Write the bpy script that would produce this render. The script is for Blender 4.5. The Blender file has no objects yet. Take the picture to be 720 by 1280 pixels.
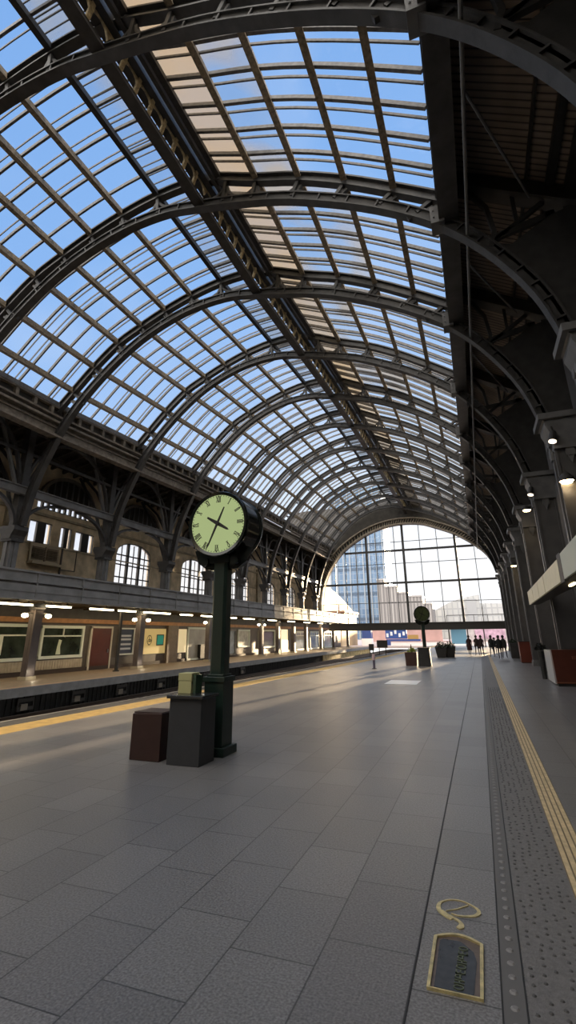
import bpy, bmesh, math, random
from mathutils import Vector, Matrix
random.seed(7)
sc = bpy.context.scene
col = sc.collection
ORD = ['first','second','third','fourth','fifth','sixth','seventh','eighth','ninth','tenth','eleventh','twelfth','thirteenth']

# ------------------------------------------------------------------ materials
MATS = {}
def mat(name, rgb, rough=.6, metal=0., var=0., vscale=6., bump=0., bscale=40., emit=None, estr=0., spec=.5, stretch=None):
    if name in MATS: return MATS[name]
    m = bpy.data.materials.new(name); m.use_nodes = True
    nt = m.node_tree; b = nt.nodes['Principled BSDF']
    b.inputs['Base Color'].default_value = (*rgb, 1)
    b.inputs['Roughness'].default_value = rough
    b.inputs['Metallic'].default_value = metal
    b.inputs['Specular IOR Level'].default_value = spec
    tc = None
    if var or bump:
        tc = nt.nodes.new('ShaderNodeTexCoord')
        src = tc.outputs['Object']
        if stretch:
            mp = nt.nodes.new('ShaderNodeMapping'); mp.inputs['Scale'].default_value = stretch
            nt.links.new(src, mp.inputs['Vector']); src = mp.outputs['Vector']
    if var:
        n = nt.nodes.new('ShaderNodeTexNoise'); n.inputs['Scale'].default_value = vscale; n.inputs['Detail'].default_value = 4
        nt.links.new(src, n.inputs['Vector'])
        r = nt.nodes.new('ShaderNodeValToRGB')
        r.color_ramp.elements[0].position = .3; r.color_ramp.elements[1].position = .7
        r.color_ramp.elements[0].color = (*[c*(1-var) for c in rgb], 1)
        r.color_ramp.elements[1].color = (*[min(1, c*(1+var)) for c in rgb], 1)
        nt.links.new(n.outputs['Fac'], r.inputs['Fac']); nt.links.new(r.outputs['Color'], b.inputs['Base Color'])
    if bump:
        n2 = nt.nodes.new('ShaderNodeTexNoise'); n2.inputs['Scale'].default_value = bscale
        nt.links.new(src, n2.inputs['Vector'])
        bp = nt.nodes.new('ShaderNodeBump'); bp.inputs['Strength'].default_value = bump; bp.inputs['Distance'].default_value = .02
        nt.links.new(n2.outputs['Fac'], bp.inputs['Height']); nt.links.new(bp.outputs['Normal'], b.inputs['Normal'])
    if emit:
        b.inputs['Emission Color'].default_value = (*emit, 1); b.inputs['Emission Strength'].default_value = estr
    MATS[name] = m
    return m

def glass_mat(name, tint=(1,1,1), body=(.5,.5,.5), fac=.3, gloss=.05, rough=.03, noise=0.):
    """thin pane: transparent, partly covered by a translucent dirty film, with a weak reflection"""
    m = bpy.data.materials.new(name); m.use_nodes = True; nt = m.node_tree; nt.nodes.clear()
    out = nt.nodes.new('ShaderNodeOutputMaterial')
    tr = nt.nodes.new('ShaderNodeBsdfTransparent'); tr.inputs[0].default_value = (*tint, 1)
    last = tr
    if fac > 0:
        tl = nt.nodes.new('ShaderNodeBsdfTranslucent'); tl.inputs[0].default_value = (*body, 1)
        df = nt.nodes.new('ShaderNodeBsdfDiffuse'); df.inputs[0].default_value = (*body, 1)
        md = nt.nodes.new('ShaderNodeMixShader'); md.inputs[0].default_value = .35
        nt.links.new(tl.outputs[0], md.inputs[1]); nt.links.new(df.outputs[0], md.inputs[2])
        mx = nt.nodes.new('ShaderNodeMixShader'); mx.inputs[0].default_value = fac
        if noise:
            tc = nt.nodes.new('ShaderNodeTexCoord'); n = nt.nodes.new('ShaderNodeTexNoise'); n.inputs['Scale'].default_value = .35
            mr = nt.nodes.new('ShaderNodeMapRange'); mr.inputs[1].default_value = .4; mr.inputs[2].default_value = .6
            mr.inputs[3].default_value = max(0, fac-noise); mr.inputs[4].default_value = min(1, fac+noise)
            nt.links.new(tc.outputs['Object'], n.inputs['Vector']); nt.links.new(n.outputs['Fac'], mr.inputs[0]); nt.links.new(mr.outputs[0], mx.inputs[0])
        nt.links.new(tr.outputs[0], mx.inputs[1]); nt.links.new(md.outputs[0], mx.inputs[2]); last = mx
    if gloss > 0:
        gl = nt.nodes.new('ShaderNodeBsdfGlossy'); gl.inputs['Roughness'].default_value = rough
        m2 = nt.nodes.new('ShaderNodeMixShader'); m2.inputs[0].default_value = gloss
        nt.links.new(last.outputs[0], m2.inputs[1]); nt.links.new(gl.outputs[0], m2.inputs[2]); last = m2
    nt.links.new(last.outputs[0], out.inputs[0])
    MATS[name] = m
    return m

IRON   = mat('dark_iron', (.044,.043,.043), .5, .0, .35, 3, .25, 60)
IRONL  = mat('grey_painted_iron', (.13,.13,.132), .5, 0, .25, 2, .2, 40)
IRONR  = mat('black_iron', (.028,.027,.026), .55, 0, .3, 3, .2, 40)
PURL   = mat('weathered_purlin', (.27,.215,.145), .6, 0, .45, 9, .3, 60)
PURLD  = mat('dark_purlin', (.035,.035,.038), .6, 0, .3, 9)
BAR    = mat('glazing_bar', (.13,.125,.125), .6, 0, .3, 8)
GOLDI  = mat('lit_weathered_iron', (.36,.29,.17), .6, 0, .5, 8, .3, 50)  # golden light on the ridge lattice is put into this colour
SKYG   = glass_mat('clear_roof_glass', (.93,.96,.99), fac=0, gloss=.03)
DIRTY  = glass_mat('blue_grey_glass', (.8,.85,.9), (.22,.25,.29), .42, .03, noise=.3)
CREAMG = glass_mat('cream_glass', (.9,.85,.75), (.3,.235,.15), .82, .02, noise=.1)
GREYG  = glass_mat('grey_film_glass', (.85,.88,.9), (.24,.235,.225), .5, .02, noise=.4)
WING   = glass_mat('window_glass', (.97,.98,1), fac=0, gloss=.04)
PALEG  = glass_mat('frosted_window_glass', (1,1,1), (.95,.95,.92), .35, .03)

# ------------------------------------------------------------------ mesh builder
class MB:
    def __init__(s): s.v = []; s.f = []; s.m = []; s.cur = 0
    def add(s, vs, fs):
        o = len(s.v); s.v += [tuple(p) for p in vs]
        s.f += [tuple(i+o for i in f) for f in fs]; s.m += [s.cur]*len(fs); return s
    def box(s, x0,x1,y0,y1,z0,z1):
        x0,x1=min(x0,x1),max(x0,x1); y0,y1=min(y0,y1),max(y0,y1); z0,z1=min(z0,z1),max(z0,z1)
        return s.add([(x0,y0,z0),(x1,y0,z0),(x1,y1,z0),(x0,y1,z0),(x0,y0,z1),(x1,y0,z1),(x1,y1,z1),(x0,y1,z1)],
              [(0,3,2,1),(4,5,6,7),(0,1,5,4),(1,2,6,5),(2,3,7,6),(3,0,4,7)])
    def bar(s, p, q, w, h=None, up=(0,0,1)):
        p, q = Vector(p), Vector(q); h = w if h is None else h
        d = (q-p); 
        if d.length < 1e-6: return s
        d.normalize(); u = Vector(up)
        if abs(d.dot(u)) > .98: u = Vector((1,0,0)) if abs(d.x) < .9 else Vector((0,1,0))
        sd = d.cross(u).normalized(); u = sd.cross(d).normalized()
        c = []
        for e in (p, q):
            for a, b in ((-1,-1),(1,-1),(1,1),(-1,1)): c.append(e+sd*(a*w/2)+u*(b*h/2))
        return s.add(c, [(0,3,2,1)[::-1],(4,5,6,7)[::-1],(0,4,5,1),(1,5,6,2),(2,6,7,3),(3,7,4,0)])
    def path(s, pts, w, h, up=(0,0,1), closed=False):
        """rectangular section swept along a polyline, mitred"""
        P = [Vector(p) for p in pts]; n = len(P); rings = []; U = Vector(up)
        for i in range(n):
            if closed: t = (P[(i+1)%n]-P[i-1]).normalized()
            else: t = (P[min(i+1,n-1)]-P[max(i-1,0)]).normalized()
            sd = t.cross(U)
            sd = sd.normalized() if sd.length > 1e-5 else Vector((1,0,0))
            u = sd.cross(t).normalized()
            rings.append([P[i]+sd*(a*w/2)+u*(b*h/2) for a,b in ((-1,-1),(1,-1),(1,1),(-1,1))])
        vs = [v for r in rings for v in r]; fs = []
        m = n if closed else n-1
        for i in range(m):
            a = i*4; b = ((i+1)%n)*4
            for k in range(4): fs.append((a+k, a+(k+1)%4, b+(k+1)%4, b+k))
        if not closed: fs += [(3,2,1,0), ((n-1)*4,(n-1)*4+1,(n-1)*4+2,(n-1)*4+3)]
        return s.add(vs, fs)
    def strip(s, pts, nrm, dn0, dn1, y0, y1):
        """closed slab following a curve in XZ (pts (x,z)), offset along normals dn0..dn1, spanning y0..y1"""
        vs = []; fs = []; n = len(pts)
        for (x,z),(a,b) in zip(pts, nrm):
            for d in (dn0, dn1):
                for y in (y0, y1): vs.append((x+a*d, y, z+b*d))
        for i in range(n-1):
            a = i*4; b = a+4
            fs += [(a,a+1,b+1,b),(a+2,b+2,b+3,a+3),(a,b,b+2,a+2),(a+1,a+3,b+3,b+1)]
        e = (n-1)*4; fs += [(0,2,3,1),(e,e+1,e+3,e+2)]
        return s.add(vs, fs)
    def cyl(s, p, q, r0, r1=None, n=12, caps=True):
        p, q = Vector(p), Vector(q); r1 = r0 if r1 is None else r1
        d = (q-p).normalized(); u = Vector((0,0,1)) if abs(d.z) < .9 else Vector((1,0,0))
        a = d.cross(u).normalized(); b = d.cross(a).normalized(); vs = []
        for e, r in ((p,r0),(q,r1)):
            for k in range(n):
                t = 2*math.pi*k/n; vs.append(e+a*(r*math.cos(t))+b*(r*math.sin(t)))
        fs = [(k,(k+1)%n,n+(k+1)%n,n+k) for k in range(n)]
        if caps: fs += [tuple(range(n))[::-1], tuple(range(n,2*n))]
        return s.add(vs, fs)
    def lathe(s, prof, c=(0,0,0), n=24, axis='z', caps=True):
        """prof [(r,h)], revolved about an axis through c"""
        vs = []; fs = []; m = len(prof)
        for k in range(n):
            t = 2*math.pi*k/n
            for r,h in prof:
                x,y = r*math.cos(t), r*math.sin(t)
                p = (x,y,h) if axis=='z' else ((x,h,y) if axis=='y' else (h,x,y))
                vs.append((c[0]+p[0],c[1]+p[1],c[2]+p[2]))
        for k in range(n):
            for j in range(m-1):
                a=k*m+j; b=((k+1)%n)*m+j; fs.append((a,b,b+1,a+1))
        for j in ((0, m-1) if caps else ()):
            if prof[j][0] > 1e-4: fs.append(tuple(k*m+j for k in range(n)))
        return s.add(vs, fs)
    def sphere(s, c, r, n=10, sc3=(1,1,1)):
        prof = [(max(1e-5, math.sin(math.pi*i/n)), -math.cos(math.pi*i/n)) for i in range(n+1)]
        o = len(s.v); s.lathe(prof, (0,0,0), n*2)
        for i in range(o, len(s.v)):
            v = s.v[i]; s.v[i] = (c[0]+v[0]*r*sc3[0], c[1]+v[1]*r*sc3[1], c[2]+v[2]*r*sc3[2])
        return s
    def prism(s, poly, axis, a0, a1):
        """poly in the plane perpendicular to axis: 'x' -> (y,z), 'y' -> (x,z), 'z' -> (x,y)"""
        def P(p, a): return (a,p[0],p[1]) if axis=='x' else ((p[0],a,p[1]) if axis=='y' else (p[0],p[1],a))
        n = len(poly); vs = [P(p,a0) for p in poly]+[P(p,a1) for p in poly]
        return s.add(vs, [tuple(range(n)), tuple(range(n,2*n))[::-1]]+[(i,i+n,(i+1)%n+n,(i+1)%n) for i in range(n)])
    def build(s, name, m, parent=None, smooth=False, bevel=0., loc=None):
        me = bpy.data.meshes.new(name); me.from_pydata(s.v, [], s.f); me.update()
        ms = m if isinstance(m, (list,tuple)) else [m]
        for x in ms: me.materials.append(x)
        if len(ms) > 1: me.polygons.foreach_set('material_index', s.m)
        bm = bmesh.new(); bm.from_mesh(me); bmesh.ops.recalc_face_normals(bm, faces=bm.faces[:]); bm.to_mesh(me); bm.free()
        if smooth: me.polygons.foreach_set('use_smooth', [True]*len(me.polygons))
        if loc is not None: me.transform(Matrix.Translation(-Vector(loc)))
        o = bpy.data.objects.new(name, me); col.objects.link(o)
        if loc is not None: o.location = loc
        if parent: o.parent = parent
        if bevel:
            b = o.modifiers.new('bevel','BEVEL'); b.width = bevel; b.segments = 2; b.limit_method = 'ANGLE'
        if smooth:
            e = o.modifiers.new('es','EDGE_SPLIT'); e.split_angle = math.radians(38)
        return o

def empty(name, loc=(0,0,0), rz=0):
    o = bpy.data.objects.new(name, None); o.empty_display_size = .2; col.objects.link(o)
    o.location = loc; o.rotation_euler = (0,0,rz); return o
def tag(o, label=None, cat=None, group=None, kind=None):
    if label: o['label'] = label
    if cat: o['category'] = cat
    if group: o['group'] = group
    if kind: o['kind'] = kind
    return o
def struct(o, label=None): 
    o['kind'] = 'structure'
    if label: o['label'] = label
    return o
def copy_tree(o, parent=None):
    c = o.copy(); col.objects.link(c)
    if parent: c.parent = parent
    for ch in list(o.children): copy_tree(ch, c)
    return c

def lerp(a,b,t): return a+(b-a)*t
def interp(tab, x):
    if x <= tab[0][0]: return tab[0][1]
    for (a,va),(b,vb) in zip(tab, tab[1:]):
        if x <= b: return lerp(va, vb, (x-a)/(b-a))
    return tab[-1][1]
def catmull(pts, per=4):
    out = []; n = len(pts)
    for i in range(n-1):
        p0 = pts[max(i-1,0)]; p1 = pts[i]; p2 = pts[i+1]; p3 = pts[min(i+2,n-1)]
        for k in range(per):
            t = k/per
            out.append(tuple(.5*((2*b)+(-a+c)*t+(2*a-5*b+4*c-d)*t*t+(-a+3*b-3*c+d)*t**3) for a,b,c,d in zip(p0,p1,p2,p3)))
    out.append(tuple(pts[-1])); return out
def normals2(pts):
    ns = []; n = len(pts)
    for i in range(n):
        a = pts[max(i-1,0)]; b = pts[min(i+1,n-1)]
        dx, dz = b[0]-a[0], b[1]-a[1]; l = math.hypot(dx,dz) or 1
        ns.append((-dz/l, dx/l))
    return ns

# ------------------------------------------------------------------ roof profile
YA = [1.2, 6.6, 12.0, 17.3, 23.8, 30.4, 36.7, 42.8, 48.8, 54.8, 60.8, 66.6]
YEND = 70.0
def K(y): return interp([(17.3,1.0),(24,1.045),(30,1.085),(37,1.115),(43,1.125),(70,1.12)], y)
LOW = [(-20.75,7.3),(-20.4,9.2),(-19.7,11.0),(-18.6,13.0),(-16.8,14.95),(-14.6,16.6),(-12.1,17.6),(-9.8,17.85),(-8,17.55),
       (-5.2,16.8),(-3.3,16.0),(-1.4,14.95),(.3,13.7),(1.36,12.55),(2.2,11.25),(2.7,10.15),(3.02,9.0)]
UPP = [(-19.5,13.35),(-18.6,14.25),(-17.4,15.45),(-16.0,16.6),(-14.6,17.3),(-13.2,17.9),(-11.7,18.4),(-10.0,18.75),(-8.2,18.8),
       (-7.3,18.55),(-5.65,17.8),(-4.0,17.15),(-2.4,16.3),(-.85,15.3),(.45,14.4)]
def sc_z(pts, k): return [(x, 7+(z-7)*k) for x,z in pts]
LOWC = catmull(LOW, 4); UPPC = catmull(UPP, 3)
def upz(x, y, off=0.):
    for (a,za),(b,zb) in zip(UPPC, UPPC[1:]):
        if a <= x <= b: return 7+(lerp(za,zb,(x-a)/(b-a))-7)*K(y)+off
    return 7+((UPPC[0][1] if x < UPPC[0][0] else UPPC[-1][1])-7)*K(y)+off
def loz(x, y):
    for (a,za),(b,zb) in zip(LOWC, LOWC[1:]):
        if a <= x <= b: return 7+(lerp(za,zb,(x-a)/(b-a))-7)*K(y)
    return 7
PL = [-18.6,-17.4,-16.0,-14.6,-13.2,-11.7,-10.0]
PR = [-5.65,-4.0,-2.4,-.85]
XR = -8.0    # ridge girder

# ------------------------------------------------------------------ roof arches
def where(i): return ORD[i]
for i, y in enumerate(YA[1:]):
    k = K(y); t = empty('roof_arch', (-8.9, y, 7))
    tag(t, '%s curved double-chord iron roof arch counting away from the viewpoint' % where(i), 'roof arch', 'curved iron roof arches')
    C0 = (-8.9, y, 7)
    lp = sc_z(LOWC, k); ln = normals2(lp)
    m = MB(); m.strip(lp, ln, -.22, -.16, y-.16, y+.16); m.strip(lp, ln, -.16, .1, y-.07, y+.07); m.strip(lp, ln, .1, .15, y-.14, y+.14)
    for q in range(2, len(lp)-2, 2):
        (x,z),(a,b) = lp[q], ln[q]
        m.bar((x-a*.18,y,z-b*.18),(x+a*.12,y,z+b*.12),.26,.05,up=(b,0,-a))
    o = m.build('lower_chord', IRON); o.parent = t; o.matrix_parent_inverse = Matrix.Translation(C0).inverted()
    up = sc_z(UPPC, k); un = normals2(up)
    m = MB(); m.strip(up, un, -.14, -.08, y-.14, y+.14); m.strip(up, un, -.08, .16, y-.05, y+.05); m.strip(up, un, .16, .22, y-.17, y+.17)
    o = m.build('upper_chord', IRON); o.parent = t; o.matrix_parent_inverse = Matrix.Translation(C0).inverted()
    for x in [-18.6]+PL[1:]+[-6.9]+PR+[.3]:
        zu = upz(x, y); zl = loz(x, y)
        sx = (x+8.9)*.03
        xl = x-sx*2
        m = MB(); m.bar((xl,y,loz(xl,y)), (x,y,zu), .12, .2, up=(0,1,0))
        # flared cheeks like a wishbone
        for sg in (-1,1):
            m.path([(xl+sg*.48,y,loz(xl+sg*.48,y)+.2),(xl+sg*.22,y,zl+(zu-zl)*.36),(x+sg*.06,y,zl+(zu-zl)*.62)], .1,.12, up=(0,1,0))
        o = m.build('strut', IRON); o.parent = t; o.matrix_parent_inverse = Matrix.Translation(C0).inverted()
    # riveted junction block on right, where glass ends
    m = MB(); m.box(.12,.5,y-.26,y+.26,loz(.3,y)-.32,loz(.3,y)+.28)
    for a in (-.1,.1):
        for b in (-.12,.12): m.sphere((.31+a,y-.26,loz(.3,y)+b), .03, 4)
    o = m.build('junction_plate', IRONL); o.parent = t; o.matrix_parent_inverse = Matrix.Translation(C0).inverted()
    # right-hand spandrel
    pts = [(x,z) for x,z in lp if x > 1.5]
    m = MB(); m.prism([(pts[0][0],pts[0][1]+.1)]+[(x,z+.05) for x,z in pts[1:]]+[(3.9,8.9),(3.9,12.9),(3.2,12.75),(2.1,12.1)], 'y', y-.07, y+.07)
    for a,b in (((1.5,loz(1.5,y)+.1),(3.3,12.8)),((3.15,9.2),(3.15,12.9)),((3.6,8.9),(3.6,12.9))):
        m.bar((a[0],y,a[1]),(b[0],y,b[1]),.2,.12,up=(0,1,0))
    o = m.build('spandrel_plate', IRONR); o.parent = t; o.matrix_parent_inverse = Matrix.Translation(C0).inverted()
    m = MB(); m.bar((.5,y,15.15),(4.2,y,12.85),.36,.5); m.bar((.5,y,14.9),(4.2,y,12.6),.5,.07)
    m.path([(1.25,y,14.4),(1.65,y,13.6),(1.75,y,12.7),(1.6,y,12.2)],.12,.16,up=(0,1,0)); m.bar((1.75,y,12.4),(3.1,y,13.3),.12,.12,up=(0,1,0)); m.bar((2.35,y,12.9),(2.35,y,13.9),.1,.12,up=(0,1,0)); m.bar((.85,y,12.9),(.85,y,14.8),.1,.2,up=(0,1,0))
    o = m.build('tie_beam', IRONR); o.parent = t; o.matrix_parent_inverse = Matrix.Translation(C0).inverted()

# ------------------------------------------------------------------ skylight bays
def bay(i, y0, y1, side):
    ym = (y0+y1)/2
    where_ = '%s bay from the viewpoint' % ORD[i]
    if side == 'l':
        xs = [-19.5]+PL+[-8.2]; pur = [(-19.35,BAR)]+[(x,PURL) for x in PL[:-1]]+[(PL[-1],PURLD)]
        lab = 'glazed roof slope left of the ridge girder in the %s' % where_
    else:
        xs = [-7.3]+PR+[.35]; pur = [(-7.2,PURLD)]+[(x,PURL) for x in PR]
        lab = 'glazed roof slope right of the ridge girder in the %s' % where_
    t = empty('skylight', (0,0,0)); tag(t, lab, 'skylight', 'glazed roof slopes between the arches')
    OFF = .34
    # glass
    m = MB(); nseg = 3
    for j,(a,b) in enumerate(zip(xs, xs[1:])):
        if side == 'l': m.cur = 1 if j == len(xs)-2 else 0
        else: m.cur = 2 if j == 0 else (3 if (j == 1 and i < 5) or (j == 2 and i in (2,4)) else 0)
        for s_ in range(nseg):
            xa, xb = lerp(a,b,s_/nseg), lerp(a,b,(s_+1)/nseg)
            m.add([(xa,y0,upz(xa,y0,OFF)),(xb,y0,upz(xb,y0,OFF)),(xb,y1,upz(xb,y1,OFF)),(xa,y1,upz(xa,y1,OFF))],[(0,1,2,3)])
    m.build('glass', [SKYG,DIRTY,CREAMG,GREYG], t)
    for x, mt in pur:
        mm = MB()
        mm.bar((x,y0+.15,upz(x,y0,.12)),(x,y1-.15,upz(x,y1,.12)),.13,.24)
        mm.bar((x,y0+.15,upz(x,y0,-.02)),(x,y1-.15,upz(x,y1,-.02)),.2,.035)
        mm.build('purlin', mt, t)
    # glazing bars
    g = MB(); rnd = random.Random(i*7+(side=='r'))
    n = 5 if side == 'l' else 5
    L = y1-y0
    fr = [(q+1)/(n+1) for q in range(n)]
    if side == 'l':
        lines = [(f, .075, .14) for f in fr] + [(f+rnd.choice((-1,1))*.045, .03, .07) for f in fr if rnd.random() < .55]
    else:
        lines = [(f, .10, .13) for f in fr] + [(f+.055, .045, .08) for f in fr] 
    for f, w, h in lines:
        y = lerp(y0,y1,f); pp = []
        for a,b in zip(xs, xs[1:]):
            for s_ in range(2): pp.append((lerp(a,b,s_/2), y, upz(lerp(a,b,s_/2), y, .26)))
        pp.append((xs[-1], y, upz(xs[-1], y, .26)))
        g.path(pp, w, h)
    if side == 'l':   # closer thin bars in the grey column next to the ridge
        for q in range(1, 14):
            y = lerp(y0,y1,q/14); g.path([(-10,y,upz(-10,y,.28)),(-9.1,y,upz(-9.1,y,.28)),(-8.2,y,upz(-8.2,y,.28))], .03, .05)
    g.build('glazing_grid', BAR, t)
    return t
YB = YA+[YEND]
for i,(a,b) in enumerate(zip(YB, YB[1:])):
    bay(i, a, b, 'l'); bay(i, a, b, 'r')

# ridge lattice girder
t = empty('ridge_girder', (XR,1.2,17.5)); tag(t, 'long iron lattice girder along the ridge with a row of arched openings', 'girder')
inv = Matrix.Translation((XR,1.2,17.5)).inverted()
def P_(o, t_, inv_): o.parent = t_; o.matrix_parent_inverse = inv_; return o
mb = MB(); mt_ = MB(); ml = MB()
for a,b in zip(YB, YB[1:]):
    za, zb = 7+10.5*K(a), 7+10.5*K(b)
    mb.bar((XR,a,za),(XR,b,zb),.4,.1); mb.bar((XR,a,za+.2),(XR,b,zb+.2),.1,.32); mb.bar((XR-.1,a,za+.36),(XR-.1,b,zb+.36),.34,.06)
    ta, tb = 7+11.65*K(a), 7+11.65*K(b)
    mt_.bar((XR+.25,a,ta-.1),(XR+.25,b,tb-.1),.3,.3); mt_.bar((XR+.6,a,ta-.12),(XR+.6,b,tb-.12),.14,.34)
    mt_.bar((XR-.15,a,ta+.1),(XR-.15,b,tb+.1),.3,.12)
    n = 8
    for q in range(n+1):
        f = q/n; y = lerp(a,b,f); z0 = lerp(za,zb,f)+.36; z1 = lerp(ta,tb,f)-.22
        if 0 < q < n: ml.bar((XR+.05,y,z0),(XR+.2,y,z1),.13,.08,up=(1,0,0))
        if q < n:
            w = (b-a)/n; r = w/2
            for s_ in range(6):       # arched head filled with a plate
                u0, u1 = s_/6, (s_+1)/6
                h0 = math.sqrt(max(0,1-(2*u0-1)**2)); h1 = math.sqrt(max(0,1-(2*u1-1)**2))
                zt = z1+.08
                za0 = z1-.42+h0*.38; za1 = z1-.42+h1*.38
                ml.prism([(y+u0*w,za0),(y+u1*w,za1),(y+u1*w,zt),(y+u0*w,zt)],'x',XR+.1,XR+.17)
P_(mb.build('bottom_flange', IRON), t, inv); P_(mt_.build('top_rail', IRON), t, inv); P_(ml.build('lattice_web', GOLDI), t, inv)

# right eave girder + pipe
t = empty('eave_girder', (.65,1.2,14)); tag(t, 'deep black iron girder along the right edge of the glass', 'girder'); inv = Matrix.Translation((.65,1.2,14)).inverted()
m = MB(); w = MB()
for a,b in zip([-12]+YB, YB):
    za, zb = 7+7.35*K(a), 7+7.35*K(b)
    m.bar((.62,a,za-.35),(.62,b,zb-.35),.12,1.0); m.bar((.62,a,za-.85),(.62,b,zb-.85),.55,.08); m.bar((.62,a,za+.12),(.62,b,zb+.12),.55,.1)
    m.bar((.42,a,za-.3),(.42,b,zb-.3),.05,.9)
P_(m.build('girder_web', IRON), t, inv)
m = MB()
for yy in YA[:-1]:
    for q in (1,2,3):
        y = yy+q*1.5
        if y < 70: m.box(.38,.9,y-.03,y+.03,7+7.35*K(y)-.8,7+7.35*K(y))
P_(m.build('stiffener_plate', IRON), t, inv)
o = MB()
o.cyl((1.05,1.0,12.75),(1.05,69,12.75),.045,n=8)
tag(o.build('conduit_pipe', IRONL), 'thin grey pipe running below the black girder on the right', 'pipe')
for i,(a,b) in enumerate(zip(YA[:-2],YA[1:])):
    if i == 0: continue
    o = MB().cyl((1.05,a+1.2,12.85),(2.7,b-.4,13.2),.035,n=6)
    tag(o.build('tie_rod', IRONL), 'slim diagonal tie rod under the boarded roof in the %s bay' % ORD[i], 'tie rod', 'slim diagonal rods under the boarded roof')

# ------------------------------------------------------------------ right boarded roof, right wall
def board_mat():
    m = bpy.data.materials.new('roof_boards'); m.use_nodes = True; nt = m.node_tree; b = nt.nodes['Principled BSDF']
    tc = nt.nodes.new('ShaderNodeTexCoord'); sp = nt.nodes.new('ShaderNodeSeparateXYZ'); nt.links.new(tc.outputs['Object'], sp.inputs[0])
    w = nt.nodes.new('ShaderNodeMath'); w.operation='MULTIPLY'; w.inputs[1].default_value = 5.2; nt.links.new(sp.outputs['Y'], w.inputs[0])
    fr = nt.nodes.new('ShaderNodeMath'); fr.operation='FRACT'; nt.links.new(w.outputs[0], fr.inputs[0])
    r = nt.nodes.new('ShaderNodeValToRGB'); e = r.color_ramp.elements
    e[0].position=0; e[0].color=(.012,.01,.009,1); e[1].position=.3; e[1].color=(.36,.29,.235,1)
    e2 = r.color_ramp.elements.new(.9); e2.color=(.3,.24,.195,1); e3 = r.color_ramp.elements.new(1.); e3.color=(.012,.01,.009,1)
    n = nt.nodes.new('ShaderNodeTexNoise'); n.inputs['Scale'].default_value = 1.5
    nt.links.new(tc.outputs['Object'], n.inputs['Vector'])
    mx = nt.nodes.new('ShaderNodeMixRGB'); mx.blend_type='MULTIPLY'; mx.inputs[0].default_value=.7
    nt.links.new(fr.outputs[0], r.inputs['Fac']); nt.links.new(r.outputs['Color'], mx.inputs[1]); nt.links.new(n.outputs['Fac'], mx.inputs[2])
    g = nt.nodes.new('ShaderNodeBrightContrast'); g.inputs[1].default_value=.0; nt.links.new(mx.outputs[0], g.inputs[0])
    nt.links.new(g.outputs[0], b.inputs['Base Color']); b.inputs['Roughness'].default_value=.8
    MATS['boards']=m; return m
BOARDS = board_mat()
m = MB(); m.prism([(.75,15.4),(4.3,13.15),(4.3,13.35),(.75,15.6)],'y',-12,YEND); m.box(.75,.83,-12,YEND,14.4,15.5)
y = -12
struct(m.build('ceiling', BOARDS), 'dark boarded roof between glass and right wall')
for x,z,w_ in ((2.75,14.1,.03),(3.3,13.72,.1),(3.8,13.38,.2)):
    MB().box(x-w_,x+w_,-12,YEND,z-.12,z+.1).build('purlin_beam', IRONR, bpy.data.objects['ceiling'])
RW = mat('right_wall_paint', (.075,.07,.067), .7, 0, .25, 1.2, .2, 15)
m = MB(); m.box(4.3,4.6,-12,YEND,-.1,13.3)
struct(m.build('wall_right', RW), 'dark wall behind the right hand columns')

# ------------------------------------------------------------------ left eave and roof over platform
t = empty('eave_girder', (-19.2,1.2,13)); tag(t, 'long layered gutter girder along the foot of the glass on the left', 'girder'); inv = Matrix.Translation((-19.2,1.2,13)).inverted()
EL = mat('gutter_iron', (.17,.145,.115), .6, 0, .4, 4, .3, 30)
m = MB(); pn = MB(); lo = MB()
for a,b in zip([-12]+YB, YB):
    ka, kb = K(a), K(b); A = lambda h,k: 7+(h-7)*k
    def bar(mm,x,h,w,hh): mm.bar((x,a,A(h,ka)),(x,b,A(h,kb)),w,hh)
    bar(m,-19.45,13.45,.35,.12); bar(m,-19.4,12.95,.3,.1); bar(pn,-19.55,13.2,.08,.5)
    bar(lo,-19.35,12.6,.4,.12); bar(lo,-19.5,12.2,.1,.9); bar(lo,-19.3,11.8,.5,.12); bar(lo,-19.45,12.35,.2,.06)
    n = max(1,int((b-a)/.9))
    for q in range(n):
        y = lerp(a,b,(q+.5)/n); kk = K(y); m.box(-19.55,-19.3,y-.09,y+.09,A(12.95,kk),A(13.45,kk))
P_(m.build('top_rail', EL), t, inv); P_(pn.build('recessed_panel', IRONR), t, inv); P_(lo.build('lower_rail', EL), t, inv)

m = MB()
m.prism([(-19.5,13.2),(-24.3,12.2),(-24.3,12.4),(-19.5,13.5)],'y',-12,YEND)
cl_ = struct(m.build('ceiling_left', mat('dark_soffit',(.04,.034,.028),.8,0,.3,2)), 'dark roof over the left platform')
RFW = mat('rafter_wood',(.06,.052,.043),.7,0,.4,4)
for i,(a,b) in enumerate(zip(YA[1:],YA[2:]+[YEND])):
    for q in range(7):
        y = lerp(a,b,(q+.5)/7); MB().bar((-19.6,y,13.0),(-24,y,12.1),.12,.22).build('rafter', RFW, cl_)
for x,z in ((-21.5,12.7),(-23,12.35)): MB().box(x-.08,x+.08,0,YEND,z-.1,z+.1).build('purlin_beam', RFW, cl_)

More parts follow.
